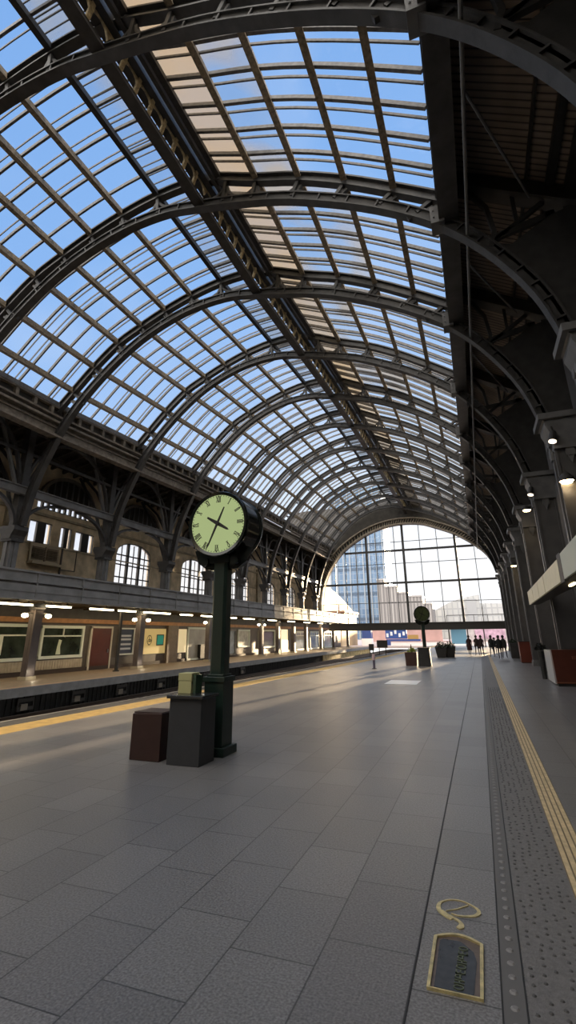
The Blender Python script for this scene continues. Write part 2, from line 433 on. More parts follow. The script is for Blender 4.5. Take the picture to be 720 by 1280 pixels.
# ------------------------------------------------------------------ columns
def prof_box(m, x, y, hw, hd, z0, z1): m.box(x-hw,x+hw,y-hd,y+hd,z0,z1)
def right_column():
    t = empty('iron_column', (3.47,0,0))
    m = MB(); m.box(-.41,.41,-.42,.42,.35,7.75)
    for a,b,c,d in ((-.45,-.36,-.46,-.37),(.36,.45,-.46,-.37)): m.box(a,b,c,d,.35,7.75)
    m.box(-.47,-.38,-.1,.1,.35,7.75)
    m.build('shaft', mat('column_paint', (.085,.082,.083), .4, .0, .15, 2, .1, 30), t)
    m = MB(); m.box(-.5,.5,-.52,.52,0,.28); m.box(-.46,.46,-.48,.48,.28,.36); m.build('base', IRONL, t)
    m = MB(); m.prism([(-.46,7.7),(.46,7.7),(.46,8.2),(.6,8.55),(.6,8.7),(.7,8.8),(.7,8.95),(-.7,8.95),(-.7,8.8),(-.6,8.7),(-.6,8.55),(-.46,8.2)],'y',-.58,.58)
    m.box(-.78,.78,-.7,.7,8.75,8.95)
    m.build('capital', IRONL, t)
    m = MB()
    for s_ in (-1,1):
        m.cyl((-.17,s_*.42,8.0),(-.17,s_*.56,8.0),.13,n=10); m.cyl((.17,s_*.42,8.0),(.17,s_*.56,8.0),.13,n=10); m.box(-.13,.13,s_*.42,s_*.52,7.45,8.0); m.prism([(-.1,7.45),(.1,7.45),(0,7.2)],'y',s_*.42,s_*.5)
    m.cyl((-.4,-.17,8.0),(-.56,-.17,8.0),.13,n=10); m.cyl((-.4,.17,8.0),(-.56,.17,8.0),.13,n=10); m.box(-.52,-.4,-.13,.13,7.45,8.0)
    m.build('scroll_ornament', IRONL, t)
    return t
rc = right_column()
RY = [6.6,12.0,17.3,23.95,30.4,36.9,42.8,48.8,54.8,60.8,66.6]
for i,y in enumerate(RY):
    o = rc if i == 0 else copy_tree(rc)
    o.location = (3.47,y,0); tag(o, 'square dark column with wide capital on the right, under the %s roof arch' % ORD[i], 'column', 'square dark columns on the right')

def left_column():
    t = empty('iron_column', (0,0,0))
    m = MB(); m.box(-.24,.24,-.24,.24,5.06,6.7); m.box(-.3,.3,-.06,.06,5.06,6.7); m.box(-.06,.06,-.3,.3,5.06,6.7)
    m.build('shaft', IRONL, t)
    m = MB(); m.prism([(-.28,6.6),(.28,6.6),(.34,6.8),(.5,7.05),(.5,7.25),(-.5,7.25),(-.5,7.05),(-.34,6.8)],'y',-.42,.42); m.box(-.36,.36,-.36,.36,6.5,6.62)
    m.build('capital', IRON, t)
    m = MB(); m.box(-.2,.2,-.2,.2,7.25,13.0); m.build('upper_post', IRON, t)
    # fan of struts carrying the roof
    for (dx,dy,z0,z1) in ((-.1,1.9,9.2,12.9),(-.1,-1.9,9.2,12.9)):
        MB().bar((-.1,dy*.12,z0),(dx,dy,z1),.13,.16,up=(1,0,0)).build('diagonal_strut', IRONL, t)
    for z0,z1 in ((7.4,12.1),(9.4,12.4)):
        MB().path([(-.2,0,z0),(-1.1,0,lerp(z0,z1,.5)),(-2.7,0,z1)],.14,.14,up=(0,1,0)).build('wall_strut', IRON, t)
    return t
lc = left_column()
LYC = [6.6,12.0,17.3,23.8,30.4,36.7,42.8,48.8,54.8,60.8,66.6]
for i,y in enumerate(LYC):
    o = lc if i == 0 else copy_tree(lc)
    o.location = (-21.15,y,0); tag(o, 'slim iron column rising through the left canopy, under the %s roof arch' % ORD[i], 'column', 'slim iron columns on the left')
def arc(c, r, a0, a1, n, fy):
    return [(c[0], c[1]+fy*r[0]*math.cos(lerp(a0,a1,i/n)), c[2]+r[1]*math.sin(lerp(a0,a1,i/n))) for i in range(n+1)]
for i,(a,b) in enumerate(zip(LYC,LYC[1:]+[YEND])):
    t = empty('arcade_brace', (-21.0,(a+b)/2,9)); inv = Matrix.Translation((-21.0,(a+b)/2,9)).inverted()
    tag(t, 'horizontal beam on curved braces between left columns in the %s bay' % ORD[i+1], 'brace', 'curved braces between the left columns')
    m = MB(); m.bar((-20.85,a,9.1),(-20.85,b,9.1),.16,.34); m.bar((-20.85,a,8.9),(-20.85,b,8.9),.3,.06); m.bar((-20.85,a,9.28),(-20.85,b,9.28),.3,.06)
    P_(m.build('tie_beam', IRONL), t, inv)
    L = (b-a)*.5
    for s_, y0 in ((1,a),(-1,b)):
        pts = [(-21.0, y0+s_*(.25+(L-.4)*(1-math.cos(u))*.9), 7.3+(1.55)*math.sin(u)) for u in [q*math.pi/2/10 for q in range(11)]]
        P_(MB().path(pts,.14,.2,up=(1,0,0)).build('curved_brace', IRON), t, inv)
        pts = [(-21.0, y0+s_*(.25+(L*.55)*(1-math.cos(u))), 7.3+(1.4)*math.sin(u)) for u in [q*math.pi/2/8 for q in range(9)]]
        P_(MB().path(pts,.08,.1,up=(1,0,0)).build('inner_brace', IRON), t, inv)
        pts = [(-21.2, y0+s_*(.2+L*.95*(1-math.cos(u))), 9.3+3.3*math.sin(u)) for u in [q*math.pi/2/8 for q in range(9)]]
        P_(MB().path(pts,.14,.2,up=(1,0,0)).build('upper_brace', IRON), t, inv)
    P_(MB().bar((-21.1,a+.2,11.2),(-21.1,b-.2,11.2),.1,.14).build('rail', IRON), t, inv)

# ------------------------------------------------------------------ left upper wall with windows
XW = -24.0
WALL_T = mat('cream_stone', (.58,.47,.31), .8, 0, .3, 1.5, .25, 12)
holes = [  # y0,y1,z0,z1,arched
 (13.6,18.4,5.3,8.6,True),(20.6,22.25,7.35,8.65,False),(22.95,23.9,7.35,8.65,False),(24.2,25.9,7.35,8.6,False),(20.9,25.4,9.45,9.95,False),
 (28.3,32.4,5.3,8.75,True),(36.9,41.5,5.3,8.75,True),(46.2,50.9,5.3,8.7,True),(55.0,58.8,5.3,8.4,True),(63,66.5,5.3,8.4,True)]
def arch_outline(y0,y1,z0,z1,ar,n=8,inset=0.):
    y0+=inset; y1-=inset; z0+=inset; z1-=inset
    if not ar: return [(y0,z0),(y1,z0),(y1,z1),(y0,z1)]
    h = min(1.0,(y1-y0)*.3); c=(y0+y1)/2; r=(y1-y0)/2
    return [(y0,z0),(y1,z0)]+[(c+r*math.cos(math.pi*q/n)*(1 if True else 1), z1-h+h*math.sin(math.pi*q/n)**.8) for q in range(n+1)]
def wall_with_holes(x, y0, y1, z0, z1, outs, thick, name, m_):
    bm = bmesh.new()
    def loop(pts):
        vs = [bm.verts.new((x,p[0],p[1])) for p in pts]
        return [bm.edges.new((vs[i],vs[(i+1)%len(vs)])) for i in range(len(vs))]
    es = loop([(y0,z0),(y1,z0),(y1,z1),(y0,z1)])
    for o in outs: es += loop(o)
    bmesh.ops.triangle_fill(bm, use_beauty=True, use_dissolve=False, edges=es, normal=(1,0,0))
    r = bmesh.ops.extrude_face_region(bm, geom=bm.faces[:])
    bmesh.ops.translate(bm, vec=(-thick,0,0), verts=[g for g in r['geom'] if isinstance(g, bmesh.types.BMVert)])
    bmesh.ops.recalc_face_normals(bm, faces=bm.faces[:])
    me = bpy.data.meshes.new(name); bm.to_mesh(me); bm.free(); me.materials.append(m_)
    o = bpy.data.objects.new(name, me); col.objects.link(o); return o
outs = [arch_outline(*h) for h in holes]
struct(wall_with_holes(XW,-12,YEND,3.8,12.4,outs,.35,'wall_left',WALL_T), 'cream stone upper wall on the left')
FRM = mat('dark_window_frame', (.035,.032,.03), .5)
for n,h in enumerate(holes):
    t = empty('window_%d' % (n+1), (XW-.15,(h[0]+h[1])/2,h[2])); struct(t); inv = Matrix.Translation(t.location).inverted()
    o = arch_outline(*h)
    m = MB(); m.path([(XW-.12,a,b) for a,b in o],.12,.14,up=(1,0,0),closed=True)
    if h[4]:
        for q in (1,2): 
            y = lerp(h[0],h[1],q/3); m.box(XW-.2,XW-.05,y-.11,y+.11,h[2],h[3]-.1)
        for z in (h[2]+.85,h[2]+1.75,h[2]+2.45): m.box(XW-.18,XW-.08,h[0],h[1],z-.04,z+.04)
        for q in (.5,1.5,2.5): y = lerp(h[0],h[1],q/3); m.box(XW-.16,XW-.1,y-.03,y+.03,h[2],h[3]-.15)
    elif h[3]-h[2] < .8:
        for q in range(1,10): y = lerp(h[0],h[1],q/10); m.box(XW-.2,XW-.05,y-.07,y+.07,h[2],h[3])
    else:
        nn = 2 if h[1]-h[0] > 1.2 else 1
        m.box(XW-.2,XW-.05,lerp(h[0],h[1],.55)-.16*nn,lerp(h[0],h[1],.55)+.16*nn,h[2],h[3])
    P_(m.build('window_frame', FRM), t, inv)
    m = MB(); m.add([(XW-.25,a,b) for a,b in o],[tuple(range(len(o)))]); P_(m.build('pane', PALEG), t, inv)
# blind tympanum arches with bars above
def tympanum(y0,y1,lab):
    t = empty('tympanum_arch', (XW,(y0+y1)/2,9.6)); tag(t, lab, 'arch', 'blind arches high on the cream wall'); inv = Matrix.Translation(t.location).inverted()
    c=(y0+y1)/2; r=(y1-y0)/2
    pts=[(c+r*math.cos(math.pi*q/14), 9.95+1.75*math.sin(math.pi*q/14)) for q in range(15)]
    P_(MB().prism(pts,'x',XW+.01,XW+.05).build('recess', mat('dark_recess',(.04,.035,.03),.8)), t, inv)
    P_(MB().path([(XW+.12,a,b) for a,b in pts],.2,.24,up=(1,0,0)).build('archivolt', mat('stone_trim',(.2,.175,.14),.7,0,.2,3)), t, inv)
    m = MB()
    for q in range(1,9):
        y = lerp(y0,y1,q/9); h = 1.65*math.sqrt(max(0,1-((y-c)/r)**2)); m.box(XW+.05,XW+.13,y-.04,y+.04,9.95,9.95+h)
    P_(m.build('bar_screen', IRONL), t, inv)
for y0,y1,w in ((20.9,25.4,'above the barred window strip'),(28.0,33.0,'above the first large arched window'),(36.5,42.0,'above the second large arched window'),(46,51,'above the third large arched window'),(13.2,18.6,'at the left edge of the picture')):
    tympanum(y0,y1,'blind barred arch high on the cream wall '+w)
t = empty('louvre_vent',(XW,21.8,6.2)); tag(t,'brown louvred vent box on the cream wall above the canopy','vent'); inv = Matrix.Translation(t.location).inverted()
m = MB(); m.path([(XW+.15,20.8,6.3),(XW+.15,22.8,6.3),(XW+.15,22.8,7.15),(XW+.15,20.8,7.15)],.3,.12,up=(1,0,0),closed=True); P_(m.build('frame', mat('vent_frame',(.42,.35,.24),.6)), t, inv)
m = MB()
for q in range(8): 
    z = 6.4+q*.095; m.bar((XW+.2,20.85,z),(XW+.2,22.75,z),.2,.03)
m.box(XW+.2,XW+.3,21.77,21.83,6.3,7.15)
m.box(XW+.02,XW+.06,20.8,22.8,6.3,7.15); P_(m.build('louvre_panel', mat('vent_brown',(.22,.17,.11),.6)), t, inv)
P_(MB().box(XW+.02,XW+.5,20.75,23.0,6.08,6.22).build('ledge', mat('vent_frame',(.25,.21,.15))), t, inv)
o = MB(); o.cyl((XW+.1,23.2,5.2),(XW+.1,23.2,7.3),.06,n=8); o.cyl((XW+.1,23.2,6.0),(XW+.1,24.4,6.0),.03,n=6); o.cyl((XW+.1,24.4,6.0),(XW+.1,24.4,7.3),.03,n=6)
tag(o.build('drain_pipe', mat('pipe_dark',(.07,.06,.05))), 'dark wall pipe beside the louvred vent', 'pipe')
m = MB()
for y in (19.3,26.9,34.6,44,53.2,61): 
    m.box(XW,XW+.22,y-.45,y+.45,5.0,9.4); m.box(XW,XW+.3,y-.55,y+.55,9.2,9.45)
m.box(XW,XW+.12,-12,YEND,9.0,9.15); m.box(XW,XW+.06,-12,YEND,7.22,7.3)
struct(m.build('trim_1', mat('stone_trim2',(.34,.29,.2),.8,0,.2,3)), 'stone pilasters and string courses')

# ------------------------------------------------------------------ platform canopy (left)
XF = -20.5; YC1 = 91.0
CF = mat('canopy_paint', (.22,.22,.222), .55, 0, .2, 1.5, .15, 20)
CFL = mat('canopy_paint_pale', (.2,.2,.2), .55, 0, .15, 2)
t = empty('platform_canopy', (XF,20,3.8)); tag(t, 'long grey panelled canopy above the left platform', 'canopy'); inv = Matrix.Translation(t.location).inverted()
CFP = mat('canopy_sunlit_end', (.62,.52,.38), .6, 0, .15, 2)  # far stretch of the canopy, sunlight put into the paint colour
def fascia(y0,y1,mt):
    m = MB(); m.box(XF-.25,XF,y0,y1,4.62,5.08); m.box(XF-.25,XF-.07,y0,y1,4.5,4.62); m.box(XF-.25,XF+.02,y0,y1,3.88,4.5)
    m.box(XF-.3,XF+.07,y0,y1,5.08,5.17); m.box(XF-.3,XF+.06,y0,y1,4.60,4.66); m.box(XF-.3,XF+.07,y0,y1,3.78,3.9); m.box(XF-.3,XF+.045,y0,y1,4.14,4.17)
    y = math.ceil(y0/3.1)*3.1
    while y < y1: m.box(XF-.1,XF+.06,y-.04,y+.04,3.88,5.1); y += 3.1
    return m
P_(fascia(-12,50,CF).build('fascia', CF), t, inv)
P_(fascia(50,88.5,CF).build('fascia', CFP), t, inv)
# rounded far end
pts = [(XF-1.7+1.6*math.cos(u), 88.5+2.6*math.sin(u)) for u in [q*math.pi/2/8 for q in range(9)]]
m = MB()
for zz0,zz1,off in ((3.78,4.5,0),(4.5,5.17,0.)):
    m.prism([(x,y) for x,y in pts]+[(-24,pts[-1][1]),(-24,88.5)],'z',zz0,zz1)
P_(m.build('rounded_end', CFP), t, inv)
m = MB(); m.box(-24,XF-.1,-12,88.6,4.95,5.05); m.box(-24,XF-.1,-12,88.6,3.78,3.86)
for y in range(0,60): m.box(-23.9,XF-.25,-10+y*1.55-.04,-10+y*1.55+.04,3.68,3.78) if -10+y*1.55 < 88 else None
P_(m.build('soffit', mat('soffit_brown',(.09,.06,.03),.6,0,.3,2)), t, inv)

# tube lights
TUBE = mat('tube_glow', (1,.95,.8), .5, emit=(1,.86,.58), estr=9)
tubes = [(13.6,15.9),(16.6,19.3),(20.1,21.9),(23.3,25.4),(25.8,27.6),(28.4,31.6),(32.9,34.7),(36,38.4),(40,42.5),(44,46.5),(50,52.5),(56,58.5),(62,64.5),(68,70.5),(74,76.5)]
for n,(a,b) in enumerate(tubes):
    t = empty('tube_light', (-21.3,a,3.6))
    l = b-a
    MB().box(-.09,.09,0,l,.04,.1).build('housing', mat('tube_housing',(.3,.27,.2)), t)
    MB().cyl((0,.05,0),(0,l-.05,0),.055,n=8).build('tube', TUBE, t)
    MB().box(-.02,.02,.3,.36,.1,.2).box(-.02,.02,l-.36,l-.3,.1,.2).build('hanger', IRON, t)
    tag(t, 'lit warm fluorescent tube under the left canopy, %s from the near end' % ('number %d' % (n+1) if n > 12 else ORD[n]), 'tube light', 'fluorescent tubes under the left canopy')
for (y,e) in ((18,40),(26,50),(34,40),(44,50),(55,45),(68,60)):
    ld = bpy.data.lights.new('canopy_lamp','AREA'); ld.shape='RECTANGLE'; ld.size=.3; ld.size_y=6; ld.energy=e*2.0; ld.color=(1,.72,.4)
    lo = bpy.data.objects.new('canopy_lamp', ld); col.objects.link(lo); lo.location=(-21.6,y,3.5)

# ------------------------------------------------------------------ lower left wall and shops
BROWN = mat('brown_panel', (.075,.062,.052), .5, 0, .2, 2)
m = MB(); m.box(XW-.3,XW,-12,90.5,-.2,3.85)
struct(m.build('wall_left_lower', BROWN), 'brown panelled wall under the canopy')
ORG = mat('orange_cornice', (.42,.2,.07), .5, 0, .2, 3)
m = MB(); m.box(XW,XW+.16,-12,90,2.86,3.1); m.box(XW,XW+.22,-12,90,3.06,3.12)
struct(m.build('trim_2', ORG), 'orange brown cornice')
m = MB(); m.box(XW,XW+.08,-12,90,0,.22)
struct(m.build('baseboard_left', mat('base_dark',(.05,.035,.03))))
WHF = mat('mint_white_frame', (.62,.68,.62), .4)
DG = mat('dark_office_glass', (.03,.04,.03), .12, 0, .6, 1.2, spec=.6)
def lower_window(y0,y1,z0,z1,label,transom=True,fm=WHF,gm=DG,mull=(.5,)):
    t = empty('shop_window', (XW,(y0+y1)/2,z0)); tag(t,label,'window','windows in the wall under the left canopy'); inv = Matrix.Translation(t.location).inverted()
    m = MB(); m.box(XW,XW+.03,y0,y1,z0,z1); P_(m.build('pane',gm),t,inv)
    m = MB(); w=.11
    m.box(XW,XW+.12,y0-w/2,y0+w,z0,z1); m.box(XW,XW+.12,y1-w,y1+w/2,z0,z1); m.box(XW,XW+.13,y0-w/2,y1+w/2,z0-w/2,z0+w); m.box(XW,XW+.13,y0-w/2,y1+w/2,z1-w,z1+w/2)
    if transom:
        zt = z1-.55; m.box(XW,XW+.09,y0,y1,zt-.04,zt+.04)
        for q in mull: y=lerp(y0,y1,q); m.box(XW,XW+.08,y-.04,y+.04,zt,z1)
    P_(m.build('frame',fm),t,inv); return t
lower_window(15.0,21.75,.86,2.7,'white framed window holding a paper notice, at the left edge under the canopy', mull=(.33,.66))
lower_window(22.6,25.9,.88,2.65,'white framed window with dark green panes left of the red-brown door')
o = MB(); o.prism([(23.85,1.05),(24.2,1.05),(24.12,1.5),(24.2,1.85),(23.98,1.9),(23.9,1.5)],'x',XW+.04,XW+.06)
tag(o.build('pale_figurine', mat('pale_grn',(.55,.62,.5))), 'pale ornament seen behind the dark green window', 'ornament')
t = MB().box(XW+.04,XW+.07,17.8,20.1,1.15,2.15); s_ = t.build('notice_board', mat('notice_white',(.62,.64,.6)))
tag(s_, 'white paper notice in the leftmost window', 'notice')
m = MB(); rr = random.Random(3)
for row in range(5):
    y = 18.0
    while y < 19.8:
        w = rr.uniform(.08,.3); m.box(XW+.072,XW+.076,y,min(y+w,19.9),2.0-row*.17-.05,2.0-row*.17); y += w+.06
m.build('writing', mat('ink_green',(.15,.25,.17)), s_)
# slatted panel below windows
SL = mat('slat_cream', (.42,.37,.29), .6, 0,.15,3)
t = MB(); t.box(XW,XW+.05,13.5,26.1,.24,.76)
y = 13.5
while y < 26.05: t.box(XW+.05,XW+.08,y,y+.12,.26,.74); y += .2
tag(t.build('slatted_panel', SL), 'low cream slatted panel under the two white framed windows', 'panel')
# door
t = empty('door_1',(XW,27.6,0)); struct(t); inv = Matrix.Translation(t.location).inverted()
P_(MB().box(XW,XW+.06,26.7,28.55,.02,2.58).build('leaf', mat('red_brown_door',(.09,.022,.011),.35,0,.1,2)),t,inv)
m = MB(); m.box(XW,XW+.1,26.55,26.7,0,2.68); m.box(XW,XW+.1,28.55,28.68,0,2.68); m.box(XW,XW+.1,26.55,28.68,2.58,2.7); P_(m.build('door_frame',mat('door_frame_white',(.55,.52,.45))),t,inv)
P_(MB().box(XW+.06,XW+.12,28.3,28.36,1.0,1.25).build('door_handle',mat('steel',(.4,.4,.4),.3,1)),t,inv)
# notice frame (timetable)
t = empty('timetable_case',(XW,30.2,.8)); tag(t,'tall white framed timetable case between the door and the cream board','display case'); inv = Matrix.Translation(t.location).inverted()
m = MB(); m.path([(XW+.08,29.4,.85),(XW+.08,31.0,.85),(XW+.08,31.0,2.58),(XW+.08,29.4,2.58)],.14,.12,up=(1,0,0),closed=True); P_(m.build('frame',mat('case_white',(.6,.64,.62))),t,inv)
P_(MB().box(XW,XW+.05,29.4,31.0,.85,2.58).build('backing',mat('case_navy',(.035,.045,.08),.3)),t,inv)
for z in (1.15,1.45,1.78,2.02): P_(MB().box(XW+.05,XW+.06,29.65,30.75,z,z+.13).build('timetable_strip',mat('strip_white',(.5,.53,.6))),t,inv)
# cream board with posters
t = empty('poster_board',(XW,33.5,.8)); tag(t,'cream poster board with a sketch and a turquoise print','poster board'); inv = Matrix.Translation(t.location).inverted()
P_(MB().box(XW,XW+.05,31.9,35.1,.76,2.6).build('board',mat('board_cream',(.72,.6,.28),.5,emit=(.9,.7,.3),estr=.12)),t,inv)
m = MB(); m.box(XW+.05,XW+.07,33.95,34.75,1.42,2.1); P_(m.build('turquoise_poster',mat('turq',(.02,.42,.42))),t,inv)
m = MB(); m.box(XW+.05,XW+.06,33.88,34.82,1.35,1.42); m.box(XW+.05,XW+.06,33.88,34.82,2.1,2.17); m.box(XW+.05,XW+.06,33.86,33.94,1.35,2.17); m.box(XW+.05,XW+.06,34.76,34.84,1.35,2.17); P_(m.build('poster_border',mat('ink',(.04,.05,.05))),t,inv)
m = MB(); rr = random.Random(5)
for q in range(24):
    a = rr.uniform(0,6.28); r = rr.uniform(.05,.36); y=32.95+r*math.cos(a)*.8; z=1.75+r*math.sin(a); m.box(XW+.05,XW+.06,y-.05,y+.05,z-.03,z+.03)
m.path([(XW+.055,32.95+.3*math.cos(u),1.78+.34*math.sin(u)) for u in [q*6.283/12 for q in range(12)]],.03,.03,up=(1,0,0),closed=True)
P_(m.build('sketch_poster',mat('sketch',(.16,.13,.07))),t,inv)
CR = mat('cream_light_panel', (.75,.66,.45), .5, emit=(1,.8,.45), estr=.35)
def panel(name,y0,y1,z0,z1,mt,label,cat,th=.12): 
    o = MB().box(XW,XW+th,y0,y1,z0,z1).build(name,mt); tag(o,label,cat); return o
PB = mat('pilaster_brown', (.16,.125,.09), .5,0,.2,3)
panel('wall_pilaster',35.2,36.7,.0,2.86,PB,'brown pilaster right of the cream poster board','pilaster',.2)
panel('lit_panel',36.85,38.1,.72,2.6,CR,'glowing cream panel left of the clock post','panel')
t = lower_window(38.4,42.4,.1,2.72,'pale shop front with dark cabinet just left of the clock post',transom=False,gm=mat('shop_grey',(.32,.31,.27),.3,0,.2,1))
panel('dark_cabinet',40.2,42.0,.12,1.3,mat('cab_black',(.012,.012,.012)),'black cabinet in the pale shop front','cabinet',.35)
lower_window(44.6,47.6,.2,2.6,'blue-grey glazed door panel just right of the clock post',transom=False,fm=IRONL,gm=mat('bluegrey_pane',(.2,.24,.27),.2,0,.3,2))
lower_window(48.2,51,.9,2.6,'small pale window between dark posts right of the clock post',transom=False,gm=mat('pale_pane',(.5,.5,.45),.3,0,.3,2))
lower_window(53.5,58.4,.7,2.6,'wide dark window in a pale frame right of the clock post',transom=False)
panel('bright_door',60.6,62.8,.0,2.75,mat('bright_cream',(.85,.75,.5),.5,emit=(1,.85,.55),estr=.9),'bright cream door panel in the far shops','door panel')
BGP = mat('reflecting_pane',(.25,.3,.35),.08,0,.3,1)
for n,(a,b) in enumerate(((64.5,69.8),(72.3,76.8),(79.5,84))): lower_window(a,b,.1,2.5,'far glazed shop window reflecting pale sky, %s from the clock post'%ORD[n],gm=BGP,mull=(.33,.66))

# lower columns
def low_column():
    t = empty('canopy_column',(0,0,0))
    m = MB(); m.box(-.2,.2,-.25,.25,.1,3.6); m.box(-.06,.06,-.28,.28,.1,3.6); m.build('shaft',mat('col_brown',(.1,.085,.085),.45,0,.15,2),t)
    MB().box(-.28,.28,-.32,.32,0,.16).build('base',mat('base_pale',(.4,.36,.27)),t)
    MB().prism([(-.3,3.4),(.3,3.4),(.55,3.78),(-.55,3.78)],'x',-.22,.22).build('bracket',IRON,t)
    return t
lowc = low_column()
for n,y in enumerate([20.0,28.8,38.2,49.3,54.0,59.2,64.0,70.8,77.6,86.8]):
    o = lowc if n==0 else copy_tree(lowc); o.location=(-21.75,y,0)
    tag(o,'brown column carrying the left canopy, %s counting from the near end'%ORD[n],'column','brown columns under the left canopy')
# make the low columns clear of the slim iron ones
o = empty('canopy_pole',(-21.4,26.3,0)); MB().cyl((0,0,0),(0,0,3.8),.11,n=12).build('shaft',IRONR,o); MB().cyl((0,0,0),(0,0,.06),.2,n=12).build('base',IRONR,o)
tag(o,'thin round black pole in front of the red-brown door','pole')
# wall lamps on brown columns
WL = mat('wall_lamp_glow',(1,.95,.8),.5,emit=(1,.85,.5),estr=14)
for n,(y,lab) in enumerate(((20.0,'nearest brown column'),(28.8,'brown column left of the cream board'),(38.2,'brown column beside the clock post'),(49.3,'brown column right of the clock post'))):
    for s_,w in ((-1,'near'),(1,'far')):
        t = empty('wall_lamp',(-21.7,y+s_*.75,3.1))
        MB().sphere((0,0,0),.16,6,(1,1.1,.7)).build('globe',WL,t,smooth=True)
        MB().cyl((0,-s_*.5,.12),(0,-s_*.1,.12),.03,n=6).build('arm',IRON,t)
        tag(t,'glowing round lamp on the %s side of the %s'%(w,lab),'lamp','glowing lamps on the brown columns')
for y in (20,28.8):
    ld = bpy.data.lights.new('foot_lamp','POINT'); ld.energy=6; ld.color=(1,.85,.6); ld.shadow_soft_size=.1
    lo = bpy.data.objects.new('foot_lamp',ld); col.objects.link(lo); lo.location=(-21.3,y,.35)

# ------------------------------------------------------------------ floors, trackbed
def tile_mat():
    m = bpy.data.materials.new('granite_tiles'); m.use_nodes=True; nt=m.node_tree; b=nt.nodes['Principled BSDF']
    tc=nt.nodes.new('ShaderNodeTexCoord'); mp=nt.nodes.new('ShaderNodeMapping')
    mp.inputs['Rotation'].default_value=(0,0,math.pi/2); mp.inputs['Location'].default_value=(.2,.05,0)
    nt.links.new(tc.outputs['Object'],mp.inputs['Vector'])
    br=nt.nodes.new('ShaderNodeTexBrick'); br.offset=.37; br.inputs['Scale'].default_value=1
    br.inputs['Brick Width'].default_value=.88; br.inputs['Row Height'].default_value=.6; br.inputs['Mortar Size'].default_value=.006; br.inputs['Mortar Smooth'].default_value=.2
    br.inputs['Color1'].default_value=(.148,.143,.143,1); br.inputs['Color2'].default_value=(.182,.176,.175,1); br.inputs['Mortar'].default_value=(.05,.048,.047,1)
    nt.links.new(mp.outputs[0],br.inputs['Vector'])
    n=nt.nodes.new('ShaderNodeTexNoise'); n.inputs['Scale'].default_value=60; n.inputs['Detail'].default_value=5; nt.links.new(tc.outputs['Object'],n.inputs['Vector'])
    r=nt.nodes.new('ShaderNodeValToRGB'); r.color_ramp.elements[0].position=.35; r.color_ramp.elements[0].color=(.6,.6,.6,1); r.color_ramp.elements[1].position=.68; r.color_ramp.elements[1].color=(1.45,1.45,1.45,1)
    nt.links.new(n.outputs['Fac'],r.inputs['Fac'])
    mx=nt.nodes.new('ShaderNodeMixRGB'); mx.blend_type='MULTIPLY'; mx.inputs[0].default_value=1
    nt.links.new(br.outputs['Color'],mx.inputs[1]); nt.links.new(r.outputs['Color'],mx.inputs[2])
    n3=nt.nodes.new('ShaderNodeTexNoise'); n3.inputs['Scale'].default_value=.5; nt.links.new(tc.outputs['Object'],n3.inputs['Vector'])
    r3=nt.nodes.new('ShaderNodeValToRGB'); r3.color_ramp.elements[0].color=(.8,.8,.8,1); r3.color_ramp.elements[1].color=(1.15,1.15,1.15,1); nt.links.new(n3.outputs['Fac'],r3.inputs['Fac'])
    m3=nt.nodes.new('ShaderNodeMixRGB'); m3.blend_type='MULTIPLY'; m3.inputs[0].default_value=1
    nt.links.new(mx.outputs[0],m3.inputs[1]); nt.links.new(r3.outputs['Color'],m3.inputs[2]); nt.links.new(m3.outputs[0],b.inputs['Base Color'])
    rr=nt.nodes.new('ShaderNodeMapRange'); rr.inputs[3].default_value=.22; rr.inputs[4].default_value=.5; nt.links.new(n.outputs['Fac'],rr.inputs[0]); nt.links.new(rr.outputs[0],b.inputs['Roughness'])
    bp=nt.nodes.new('ShaderNodeBump'); bp.inputs['Strength'].default_value=.5; bp.inputs['Distance'].default_value=.006
    nt.links.new(n.outputs['Fac'],bp.inputs['Height']); nt.links.new(bp.outputs['Normal'],b.inputs['Normal'])
    b.inputs['Specular IOR Level'].default_value=.55
    return m
TILE=tile_mat()
edge=[(-12,-12.1),(10,-11.5),(16,-11.15),(39,-10.2),(95,-8.4)]
poly=[(x,y) for y,x in edge]+[(5,95),(5,-12)]
struct(MB().prism(poly,'z',-.3,0).build('floor',TILE),'dark grey granite tiled concourse floor')
def edge_strip(o0,o1,z0,z1):
    m=MB()
    for (ya,xa),(yb,xb) in zip(edge,edge[1:]):
        m.add([(xa+o0,ya,z0),(xa+o1,ya,z0),(xb+o1,yb,z0),(xb+o0,yb,z0),(xa+o0,ya,z1),(xa+o1,ya,z1),(xb+o1,yb,z1),(xb+o0,yb,z1)],[(0,3,2,1),(4,5,6,7),(0,1,5,4),(2,3,7,6),(1,2,6,5),(0,4,7,3)])
    return m
YEL=mat('yellow_line',(.46,.3,.085),.6,0,.2,5,.15,40)
struct(edge_strip(.62,1.42,0,.006).build('trim_3',YEL),'yellow safety line along the platform edge')
struct(edge_strip(0,.55,0,.012).build('trim_4',mat('edge_dark',(.045,.045,.045),.5)),'dark coping at the platform edge')
struct(edge_strip(-.06,.0,-.3,.02).build('trim_5',mat('edge_steel',(.5,.5,.48),.35,.6)),'pale metal nosing of the platform edge')
BAL=mat('ballast',(.05,.043,.037),.9,0,.6,8,.8,12)
m=MB(); m.box(-20,-8,-12,120,-1.4,-1.25); struct(m.build('trackbed',BAL),'dark ballast bed between the platforms')
FP=mat('far_platform_top',(.2,.155,.11),.5,0,.2,3,.1,20)
m=MB(); m.box(-24.3,-18.6,-12,91,-.34,0); struct(m.build('floor_opposite',FP),'warm brown opposite platform')
m=MB(); m.box(-18.72,-18.5,-12,91,-.36,0.01); struct(m.build('trim_6',mat('slab_grey',(.2,.2,.2),.6,0,.15,3)),'grey edge slab of the opposite platform')
